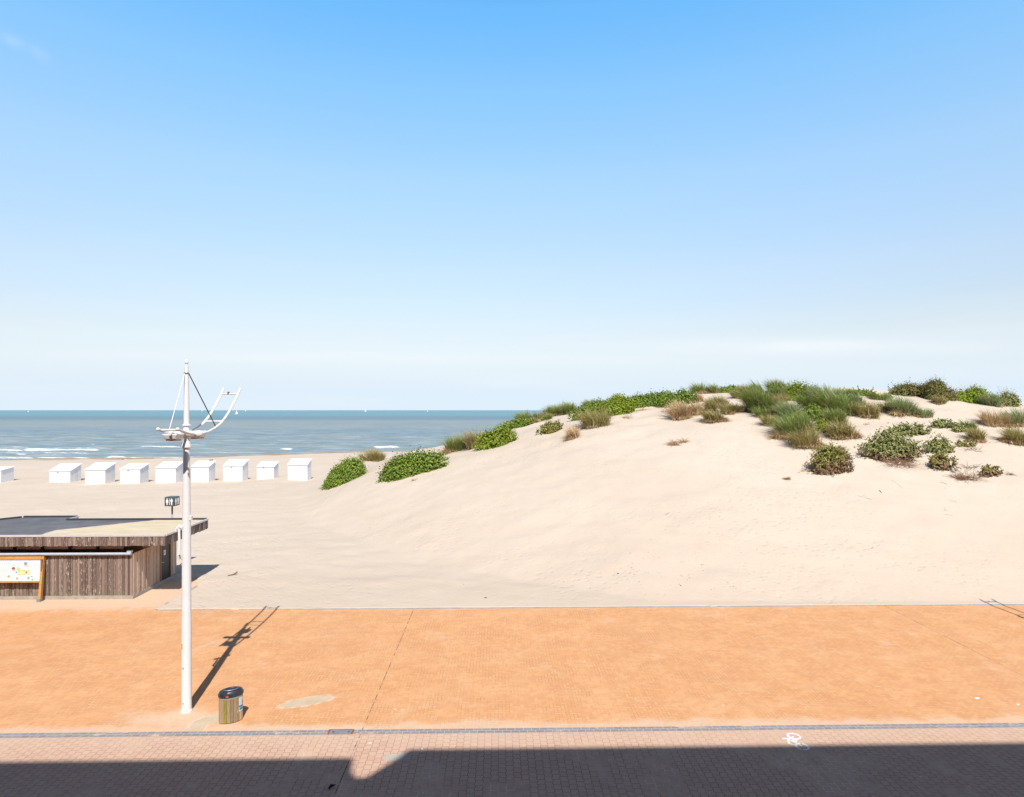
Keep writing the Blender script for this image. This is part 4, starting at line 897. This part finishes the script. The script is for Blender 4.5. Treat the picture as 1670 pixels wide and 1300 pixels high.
shrub('low rounded dark green shrub on the skyline above the tussocks', 1194, 641, 42, 626, 'green', group=VG, hmax=1.2)
tuft('olive grass fringe at the crest below the rounded skyline shrub', 1206, 651, 30, 637, 'olive', .5)
shrub('small loose blue-green plant on the skyline left of the big marram clump', 1228, 636, 22, 628, 'sage', group=VG, hmax=.7, sparse=.4)
tangle('curved dry brush heap alone on open sand below the crest', 1099, 730, 24, 700, STRAWT, 170, cat='dead brush', thick=.02, flatk=1.3)
tangle('flat tail of dry brush lying right of the curved heap', 1115, 723, 24, 709, STRAWT, 80, cat='dead brush', thick=.018)
tangle('small golden clod of matted straw on the bare slope', 1284, 783, 15, 774, STRAWT, 80, 'straw_clod', 'straw clod', thick=.018)
# ---- right crown
tuft('large dark marram clump leaning over the left edge of the grassy crown', 1243, 678, 44, 640, 'green', .35, 1.9, .8, hmax=2.0)
tuft('grey-green marram clump topping the skyline of the grassy crown', 1262, 648, 62, 625, 'green', .2, 1.7, hmax=1.6)
tuft('pale windswept marram behind the dark leaning clump', 1272, 656, 44, 638, 'grey', .3, 1.6)
tuft('dark spiky tuft below the large dark marram clump', 1244, 684, 18, 668, 'green', .3, 1.5)
tuft('small green and brown tussock at the lower left of the grassy crown', 1254, 696, 24, 680, 'olive', .7, 1.5)
tuft('thin straw-based tuft in the sandy hollow of the crown', 1272, 673, 34, 656, 'olive', .7, .9)
shrub('bright green shrub with upright flowering stems on the skyline', 1304, 654, 54, 622, 'bright', group=VG, upright=1.2, hmax=1.9, twig=34)
tuft('biggest marram tussock, green above and tawny brown below, in the crown centre', 1292, 722, 52, 682, 'green', .55, 2.2, .9, hmax=2.0)
tuft('tawny fringe of the biggest tussock spilling down to the lower right', 1318, 733, 40, 700, 'olive', 1.0, 1.8, .9)
tuft('blue-grey marram blades at the top left of the biggest tussock', 1292, 690, 32, 661, 'grey', .2, 1.7, hmax=1.6)
shrub('tall dark green shrub right of the biggest tussock', 1324, 690, 30, 655, 'green', group=VG, hmax=1.8)
shrub('small bright green shrub at the foot of the tall dark one', 1339, 708, 24, 682, 'bright', group=VG, hmax=1.2)
tuft('grey-green marram sweeping right from the flowering shrub', 1345, 661, 56, 636, 'grey', .2, 1.8, hmax=1.6)
tuft('dark marram mass at the centre right of the crown', 1372, 676, 58, 644, 'green', .35, 2.0, hmax=1.8)
tuft('long green tuft with a straw foot hanging below the dark marram mass', 1358, 694, 32, 664, 'green', .6, 1.6)
tuft('left half of the olive tussock pair on the right slope of the crown', 1394, 681, 28, 659, 'green', .5, 1.7)
tuft('right half of the olive tussock pair, darker and lower', 1417, 684, 30, 660, 'olive', .5, 1.8)
shrub('low green shrub row along the skyline between crown and bare crest', 1398, 647, 62, 635, 'green', group=VG, hmax=1.0)
tuft('olive and rust tussock alone right of the biggest tussock', 1377, 718, 36, 688, 'olive', .8, 1.8)
shrub('round bush with dead brown base and green top, front of the crown', 1352, 776, 72, 718, 'olive', twig=110, tmat=TWIGR, sparse=.2, lowdead=.42, group=VG, hmax=2.4, lsz=.06, dens=1.3)
tangle('dead twigs sprawling left from the brown-based bush', 1320, 770, 22, 757, TWIGR, 30)
tuft('grey-green marram tussock on the bare crest right of the crown', 1474, 680, 58, 651, 'grey', .45, 2.0, hmax=1.7)
tuft('dry left end of the grey-green tussock on the bare crest', 1446, 672, 20, 656, 'olive', .8, 1.4)
tuft('low trailing right end of the grey-green tussock', 1504, 682, 28, 669, 'grey', .5, 1.2)
tangle('bare grey twigs on sand below the olive tussock pair', 1411, 694, 22, 681, TWIG, 14)
tuft('dark marram tuft on the skyline just left of the flowering shrub', 1281, 655, 34, 632, 'green', .3, 1.8, hmax=1.6)
tuft('straw-streaked tuft between the dark leaning clump and the flowering shrub', 1266, 664, 34, 646, 'olive', .6, 1.5)
tuft('green marram tuft on the skyline behind the dark marram mass', 1376, 655, 44, 637, 'green', .3, 1.8, hmax=1.5)
tuft('green marram tuft tucked below the flowering shrub', 1318, 668, 36, 648, 'green', .35, 1.8, hmax=1.5)
tuft('grey-green tuft joining the marram mass to the skyline shrub row', 1404, 662, 40, 645, 'grey', .4, 1.7)
tuft('small dark tuft on the bare crest left of the far right bushes', 1440, 655, 30, 643, 'green', .3, 1.3)
tuft('low olive grass on the skyline between the rounded shrub and the crown', 1222, 644, 30, 632, 'olive', .4, 1.3)
tuft('thin pale grass spikes between the reedy shrub and the last skyline shrub', 1618, 664, 26, 644, 'grey', .3, 1.2)
# ---- right slope shrubs
shrub('large grey-green shrub with a dry brown skirt on the right slope', 1453, 755, 94, 694, 'sage', group=VG, hmax=2.2, lowdead=.25, sparse=.1, twig=50, lsz=.075)
tangle('brown dead skirt of twigs below the large grey-green shrub', 1470, 765, 74, 748, TWIGR, 120)
shrub('loose pale shrub above the large grey-green one', 1484, 712, 58, 688, 'sage', group=VG, hmax=1.1, sparse=.55, twig=30)
shrub('open grey-green shrub right of the large one, with sand showing through', 1528, 742, 42, 706, 'sage', group=VG, hmax=1.5, sparse=.4, twig=30)
shrub('brown-stemmed sparse shrub below the open grey-green one', 1538, 772, 36, 735, 'olive', group=VG, hmax=1.4, sparse=.55, twig=60, tmat=TWIGR, lowdead=.5)
shrub('scattered low green plants on sand, left of the two on the upper right slope', 1541, 700, 38, 682, 'sage', group=VG, hmax=.8, sparse=.6, twig=14)
shrub('scattered low green plant on sand, right of the two on the upper right slope', 1564, 706, 22, 690, 'sage', group=VG, hmax=.8, sparse=.5, twig=10)
tuft('small green tuft above the isolated olive one on the right slope', 1577, 704, 16, 687, 'green', .4, 1.3)
tuft('small olive tuft isolated on the right slope below the straw tussock', 1595, 723, 22, 702, 'olive', .6, 1.4)
shrub('thin trailing plant crossing bare sand on the right slope', 1575, 730, 24, 716, 'olive', group=VG, hmax=.5, sparse=.8, twig=10)
tangle('wide heap of bare brown branches spreading right of the sparse shrub', 1575, 787, 58, 752, TWIGR, 130, thick=.013)
tangle('tall thin bare branches standing in the branch heap', 1582, 768, 40, 740, TWIG, 26)
shrub('small sparse brown-green bush near the right edge, low on the slope', 1616, 779, 30, 756, 'olive', group=VG, hmax=1.0, sparse=.6, twig=40, tmat=TWIGR, lowdead=.6)
tangle('last scrap of bare twigs at the right end of the branch line', 1647, 776, 20, 764, TWIGR, 34)
# ---- right skyline
shrub('dark reddish brown bush on the far right skyline, wider left one', 1486, 648, 66, 622, 'dark', group=VG, upright=.9, hmax=1.9, twig=50, sparse=.15)
shrub('dark green bush on the far right skyline, taller one with stems against the sky', 1530, 656, 44, 617, 'dark', group=VG, upright=.9, hmax=2.2, twig=40, sparse=.1)
tuft('small pale grass at the foot of the tall dark skyline bush', 1536, 661, 26, 649, 'olive', .4)
shrub('bright green reedy shrub on the far right skyline', 1590, 659, 64, 630, 'bright', group=VG, upright=1.0, hmax=1.7, twig=50)
shrub('blue-green upright shrub ending the skyline at the far right', 1642, 664, 40, 636, 'sage', group=VG, upright=1.2, hmax=1.6, twig=40, sparse=.2)
tuft('pale straw tussock near the right edge', 1624, 697, 46, 673, 'straw', .5, 1.9)
tuft('grey-green tussock touching the right edge beside the straw one', 1659, 698, 40, 672, 'grey', .5, 1.7)
tuft('olive tussock at the right edge, lower than the straw one', 1656, 727, 40, 698, 'olive', .7, 1.7)

# ------------------------------------------------------------------ twigs, driftwood, specks on the sand
def stick(label, p0, p1, bend=.06, th=.012, mat=TWIG, fork=False, name='twig', cat='twig'):
    a, b = hit(*p0), hit(*p1); m = (a+b)/2+Vector((bend, bend*.6, 0)); pts = [a, (a+m)/2, m, (m+b)/2, b]
    pts = [Vector((p.x, p.y, tz1(p.x, p.y)+th*.8)) for p in pts]; mb = MB().tube(pts, [th, th, th*.9, th*.7, th*.4], 5)
    if fork: q = pts[2]+Vector((.25, .45, 0)); q.z = tz1(q.x, q.y)+th; mb.tube([pts[1], q], [th*.7, th*.3], 4)
    o = mb.build(name, mat, None, False, off=tuple(a)); return tag(o, label, cat, 'loose twigs on the dune sand')
stick('twig slanting down to the right below the dead brown skirt, longest of the upper ones', (1454, 784), (1471, 796), .05)
stick('long pale twig with a kinked left end on the lower right slope', (1398, 809), (1422, 816), .1, .013, TWIG, True)
stick('short stub of twig right of the kinked twig', (1434, 801), (1438, 805), .0, .03)
stick('curved thin stem lying on the sand below the branch heap', (1546, 816), (1563, 829), .35, .008)
stick('short flat twig pair on the right slope, upper one', (1535, 834), (1547, 835), .2, .010, TWIG, True)
stick('dark short twig just under the flat twig pair', (1541, 840), (1555, 843), .05, .012)
stick('short upright twig standing near the branch line', (1541, 796), (1544, 800), .0, .012)
stick('broken brown twigs below the sparse shrub', (1532, 788), (1545, 791), .1, .014, TWIGR, True)
stick('faint pale stem low on the right slope', (1506, 879), (1520, 886), .15, .008, TWIGR)
stick('small dark twig at mid slope left of the kinked twig', (1381, 862), (1383, 869), .02, .010)
stick('dark crooked twig reaching from the brown-based bush', (1301, 772), (1319, 763), .15, .016)
stick('small curled stem alone in the middle of the bare slope', (1085, 840), (1092, 836), .12, .012)
stick('tiny twig bit on the lower right slope near the promenade', (1421, 896), (1424, 893), .0, .012)
# driftwood
a = hit(372, 940); dwo = MB().tube([(0, 0, .03), (.16, .14, .05), (.30, .3, .12)], [.055, .04, .03], 7).tube([(.25, .25, .08), (.31, .38, .16)], [.04, .035], 6)
o = dwo.build('driftwood', m_plain('driftwood', (.16, .115, .075), .9, .3, 8), None, True); o.location = (a.x, a.y, a.z-.02); tag(o, 'short chunk of brown driftwood on the sand right of the toilet building', 'driftwood')
# dark shell and gravel specks
r = np.random.default_rng(3); mbv = []; mbf = []
def specks(cx_, cy_, sx, sy_, n, smin, smax):
    for _ in range(n):
        px, py = r.normal(cx_, sx), r.normal(cy_, sy_)
        if not (690 < py < 986 and 350 < px < 1665): continue
        p = at(px, max(py, 700)); h = hit(px, py)
        if py < 780 and h.y > 76: continue
        s = r.uniform(smin, smax); b = len(mbv); e = 1+r.random()
        mbv.extend([(h.x-s*e, h.y, h.z), (h.x, h.y-s*e, h.z), (h.x+s*e, h.y, h.z), (h.x, h.y+s*e, h.z), (h.x, h.y, h.z+s*.8)])
        mbf.extend([(b, b+1, b+4), (b+1, b+2, b+4), (b+2, b+3, b+4), (b+3, b, b+4)])
specks(1110, 905, 80, 42, 520, .008, .020); specks(1110, 940, 60, 25, 80, .012, .026); specks(800, 955, 40, 10, 60, .006, .012); specks(1500, 900, 90, 60, 50, .008, .022); specks(1050, 955, 330, 22, 220, .008, .018)
specks(1250, 700, 200, 25, 60, .015, .03); specks(560, 880, 110, 50, 60, .010, .020)
sp = mesh_obj('shell_specks', mbv, mbf, m_plain('speck', (.16, .13, .11), .9, .4, 3)); tag(sp, 'tiny dark shell and gravel specks scattered over the bare sand slope', 'gravel', kind='stuff')
def stone(label, px, py, s, col=(.12, .10, .09), name='stone', cat='stone'):
    h = hit(px, py) if py < 990 else at(px, py); q = MB().ball((0, 0, s*.35), s, 7, 5, (1.2, .9, .55)); rr2 = random.Random(int(px)); q.v = [tuple(c*(1+rr2.uniform(-.12, .12)) for c in v) for v in q.v]
    o = q.build(name, m_plain('stone', col, .9, .3, 9), None, False); o.location = h; return tag(o, label, cat)
stone('dark stone nearest the kerb on the sand, left of the slope centre', 792, 976, .05)
stone('small dark stone above the one nearest the kerb', 756, 954, .028)
stone('dark stone in the middle of the speckled sand, lower one', 1008, 936, .045)
stone('dark stone in the speckled sand, upper one', 1028, 903, .035)

# ------------------------------------------------------------------ small things on the paving
# drain
d = empty('gutter_drain', W(-4.50+.33, 17.08), AY); s_, t_ = ST(*at(556, 1193.5)[:2]); d.location = W(s_, 17.08)
tag(d, 'grey gutter drain cover in a rusty steel frame, in the grey brick gutter', 'drain')
fr = MB(); fr.box(-.335, .335, .10, .125, -.02, .02).box(-.335, -.295, -.115, .10, -.02, .02).box(.295, .335, -.115, .10, -.02, .02); fr.build('frame', RUST, d)
MB().box(-.29, .29, -.11, .10, -.02, .014).build('grate', m_plain('drain_grate', (.20, .21, .25), .6, .15, 9), d); 
MB().box(-.22, -.17, -.03, .02, .0145, .018).box(.19, .23, -.03, .02, .0145, .018).build('lifting_hole', DARK, d)
# worn bicycle marking
bk = MB()
def ring(cx_, cy_, ra, wdt, a0, a1, z=.005):
    n = max(6, int((a1-a0)/.25))
    for i in range(n):
        u, v = a0+(a1-a0)*i/n, a0+(a1-a0)*(i+1)/n
        bk.prism([(cx_+(ra-wdt)*math.cos(u), cy_+(ra-wdt)*math.sin(u)), (cx_+ra*math.cos(u), cy_+ra*math.sin(u)), (cx_+ra*math.cos(v), cy_+ra*math.sin(v)), (cx_+(ra-wdt)*math.cos(v), cy_+(ra-wdt)*math.sin(v))], 0.001, z)
def bar(a, b, wdt, z=.006):
    a = Vector(a); b = Vector(b); dd = (b-a).normalized(); n = Vector((-dd.y, dd.x))*wdt/2; bk.prism([tuple(a-n), tuple(b-n), tuple(b+n), tuple(a+n)], 0.001, z)
ring(0, .26, .175, .055, .2, 5.2); ring(0, .26, .175, .05, 5.35, 6.2); ring(0, -.26, .175, .055, .1, 1.2); ring(0, -.26, .175, .045, 1.5, 4.2); ring(0, -.26, .175, .055, 4.4, 6.2)
bar((-.02, .24), (-.22, .10), .032, .0065); bar((-.22, .10), (-.10, -.06), .034, .007); bar((-.10, -.06), (.0, -.24), .036, .0075); bar((-.10, -.06), (.0, .08), .045, .008); bar((-.22, .10), (-.28, -.12), .045, .0085); bar((-.28, -.12), (-.10, -.22), .04, .009); bar((-.36, .12), (-.20, .14), .035, .0095); bar((-.18, .02), (.03, .10), .03, .010)
b_ = bk.build('bicycle_marking', PAINTW); b_.location = (7.34, 16.52, 0); b_.rotation_euler = (0, 0, AY-.05); tag(b_, 'worn white bicycle symbol painted on the cobbled cycle path', 'road marking')
def scrap(label, px, py, s, col=(.75, .77, .8), name='litter_scrap', cat='litter', el_=1.8, rot=.3):
    c = at(px, py); r = random.Random(int(px)); n = 7; q = MB(); P = [(s*el_*math.cos(2*PI*i/n)*r.uniform(.6, 1.1), s*math.sin(2*PI*i/n)*r.uniform(.6, 1.1)) for i in range(n)]; q.prism(P, .003, .012)
    o = q.build(name, m_plain('scrap', col, .7)); o.location = c; o.rotation_euler = (0, 0, rot); return tag(o, label, cat)
scrap('larger white paper scrap on the orange paving near the right edge', 1593, 1139, .055)
scrap('small white scrap right of the larger one at the right edge', 1660, 1149, .035)
scrap('tiny white scrap on the orange paving below the slope centre', 953, 1079, .022)
scrap('white fleck left of two on the orange paving near the drain', 645, 1157, .02)
scrap('white fleck right of two on the orange paving near the drain', 656, 1158, .02)
scrap('white fleck on the orange paving right of centre', 1179, 1151, .022)
scrap('white streak of spill on the cycle path just inside the building shadow', 688, 1222, .03, rot=-.8)
scrap('round white fleck in the building shadow below the white streak', 687, 1227, .022, el_=1)
scrap('white fleck in the building shadow near the bicycle symbol', 1392, 1258, .02)
scrap('pale fleck on dark cobbles, lower right', 1502, 1268, .025)
scrap('pale fleck on dark cobbles at the bottom centre left', 690, 1294, .02, el_=1.1)
scrap('pale spill on sunlit cobbles right of the drain', 603, 1212, .05, (.66, .55, .44), el_=1.4)
sc = MB().tube([(-.04, -.06, .02), (0, .0, .05), (.07, .09, .02)], [.02, .035, .01], 6).tube([(0, .02, .04), (-.03, .08, .05)], [.012, .004], 5)
o = sc.build('dead_leaf', m_plain('dead_leaf', (.01, .012, .02), .8)); o.location = at(540, 1285); tag(o, 'dark curled dead leaf in the building shadow, bottom left', 'leaf')

# ------------------------------------------------------------------ boats, beach visitors
SAIL = m_plain('sail', (.8, .8, .8), .7); HULL = m_plain('boat_hull', (.72, .72, .72), .4)
def boat(label, px, pyb, hp, wp, sails=True):
    Y = F*9.3/(pyb-HY); X = (px-CX)*Y/F; m = Y/F; H = hp*m; Wd = wp*m; r = empty('sailing_boat' if sails else 'motor_boat', (X, Y, -.8)); tag(r, label, 'boat', 'white boats far out on the sea')
    L2 = Wd*.5; d_ = Wd*.16; z1 = max(.10*H, .5*m) if sails else H*.45
    hl = MB(); hl.add([(-L2, -d_, z1), (L2*.7, -d_, z1), (L2, 0, z1*1.2), (L2*.7, d_, z1), (-L2, d_, z1), (-L2*.85, -d_*.5, -.2), (L2*.6, -d_*.4, -.2), (L2*.6, d_*.4, -.2), (-L2*.85, d_*.5, -.2)],
      [(0, 1, 2, 3, 4), (0, 5, 6, 1), (1, 6, 2), (2, 7, 3), (6, 7, 2), (3, 7, 8, 4), (4, 8, 5, 0), (5, 8, 7, 6)]); hl.build('hull', HULL, r)
    if sails:
        MB().tube([(0, 0, z1), (0, 0, H)], .01*H, 6).build('mast', ALU, r)
        t = .012*H
        for nm, pts in (('mainsail', [(-.02*H, z1*1.4), (-L2*.85, z1*1.6), (-.02*H, H*.98)]), ('jib', [(.03*H, z1*1.4), (L2*.8, z1*1.3), (.03*H, H*.8)])):
            MB().add([(a, -t, b) for a, b in pts]+[(a, t, b) for a, b in pts], [(0, 1, 2), (5, 4, 3), (0, 3, 4, 1), (1, 4, 5, 2), (2, 5, 3, 0)]).build(nm, SAIL, r)
    else: MB().prism([(-L2*.5, -d_*.7), (L2*.3, -d_*.7), (L2*.3, d_*.7), (-L2*.5, d_*.7)], z1, H).build('cabin', SAIL, r)
boat('sailing boat with tall white sails nearest the shore, just right of the lamp rigging', 386, 676, 7, 5)
boat('white sailing boat on the horizon between the lamp mast and its boom', 329.5, 671.0, 2.8, 2.4)
boat('white sailing boat on the horizon right of the nearest boat', 400.5, 670.7, 2.3, 2.0)
boat('bright white sailing boat on the horizon left of the dune', 596, 671.8, 4.3, 3.2)
boat('small white motor boat on the horizon closest to the dune', 697.5, 671.4, 1.4, 3.2, False)
boat('white motor boat on the horizon at the far left', 46.5, 672.0, 1.6, 4, False)
def bag(label, px, py, s, col):
    Y = F*(CH+.62)/(py-HY); X = (px-CX)*Y/F; z = tz1(X, Y); r = empty('beach_bag', (X, Y, z)); tag(r, label, 'beach bag')
    MB().ball((0, 0, s*.45), s, 10, 7, (1.2, .7, .6)).build('bag_body', m_plain('bag_cloth', col, .7), r, True)
    MB().tube([(-s*.5, 0, s*.9), (-s*.3, 0, s*1.35), (s*.3, 0, s*1.35), (s*.5, 0, s*.9)], s*.09, 6).build('handle', m_plain('bag_handle', tuple(c*.6 for c in col), .7), r, True)
bag('magenta beach bag lying at the water line beyond the cabins', 200, 750, .17, (.48, .03, .14))
bag('yellow beach bag at the water line, right of the magenta one', 205, 749.6, .13, (.75, .55, .08))
def sitter(label, px, Y, col, face):
    X = (px-CX)*Y/F; z = tz1(X, Y); r = empty('person', (X, Y, z), face); tag(r, label, 'person', 'people sitting on the beach')
    me = bpy.data.meshes.new('body'); P = [(0, 0, .14), (0, -.02, .38), (0, -.01, .58), (0, .0, .66), (0, .02, .78), (.19, 0, .56), (.25, .14, .34), (.16, .32, .38), (-.19, 0, .56), (-.25, .14, .34), (-.16, .32, .38), (.11, .06, .12), (.15, .36, .42), (.14, .55, .08), (-.11, .06, .12), (-.15, .36, .42), (-.14, .55, .08)]
    E = [(0, 1), (1, 2), (2, 3), (3, 4), (2, 5), (5, 6), (6, 7), (2, 8), (8, 9), (9, 10), (0, 11), (11, 12), (12, 13), (0, 14), (14, 15), (15, 16)]; Rr = [.15, .14, .13, .055, .10, .06, .045, .035, .06, .045, .035, .085, .07, .05, .085, .07, .05]
    me.from_pydata(P, E, []); me.materials.append(m_plain('clothing', col, .8)); o = lk(bpy.data.objects.new('body', me), r); md = o.modifiers.new('skin', 'SKIN')
    for i, v in enumerate(me.skin_vertices[0].data): v.radius = (Rr[i], Rr[i]); v.use_root = (i == 0)
    o.modifiers.new('sub', 'SUBSURF').levels = 1
    MB().ball((0, .0, .84), .105, 10, 8, (.95, 1.05, 1.1)).build('hair', m_plain('hair', (.05, .03, .02), .8), r, True)
sitter('person in dark clothes sitting behind the cabin right of the mast, left one', 342.7, 98, (.05, .045, .05), .4)
sitter('person in brown clothes sitting behind the cabin right of the mast, right one', 345.9, 98, (.12, .08, .06), -.2)

# ------------------------------------------------------------------ the apartment building the view is taken from (behind the camera)
ab = empty('apartment_building', W(0, -.5), AY); tag(ab, 'tall brick apartment building behind the viewpoint, seen only by its shadow', 'building')
BRK = m_plain('facade_brick', (.26, .12, .08), .85, .2, 3); GLS = m_plain('window_glass', (.03, .04, .05), .1, .1, 2, .5)
prof = [(-60, 0), (60, 0), (60, 21.84), (.42, 21.84), (.16, 21.35), (-.18, 20.85), (-.55, 20.30), (-.72, 20.22), (-.86, 20.32), (-.93, 20.6), (-.93, 21.36), (-60, 21.36)]
n = len(prof); MB().add([(a, 0, b) for a, b in prof]+[(a, -.4, b) for a, b in prof], [tuple(range(n)), tuple(range(2*n-1, n-1, -1))]+[(i, n+i, n+(i+1) % n, (i+1) % n) for i in range(n)]).box(-60, 60, -13, -.401, 0, 19.9).build('wall', BRK, ab)
MB().box(-59.8, 59.8, -12.8, -.6, 19.9, 20.05).build('roof', CONC, ab)
for fl in range(7):
    for i in range(9):
        u = -20+i*5.0; z0 = 1.0+fl*2.85; fm = MB().box(u-.9, u+.9, .0, .05, z0, z0+1.6).build('window', WHITE, ab); MB().box(u-.82, u+.82, .051, .06, z0+.08, z0+1.52).build('pane', GLS, fm)
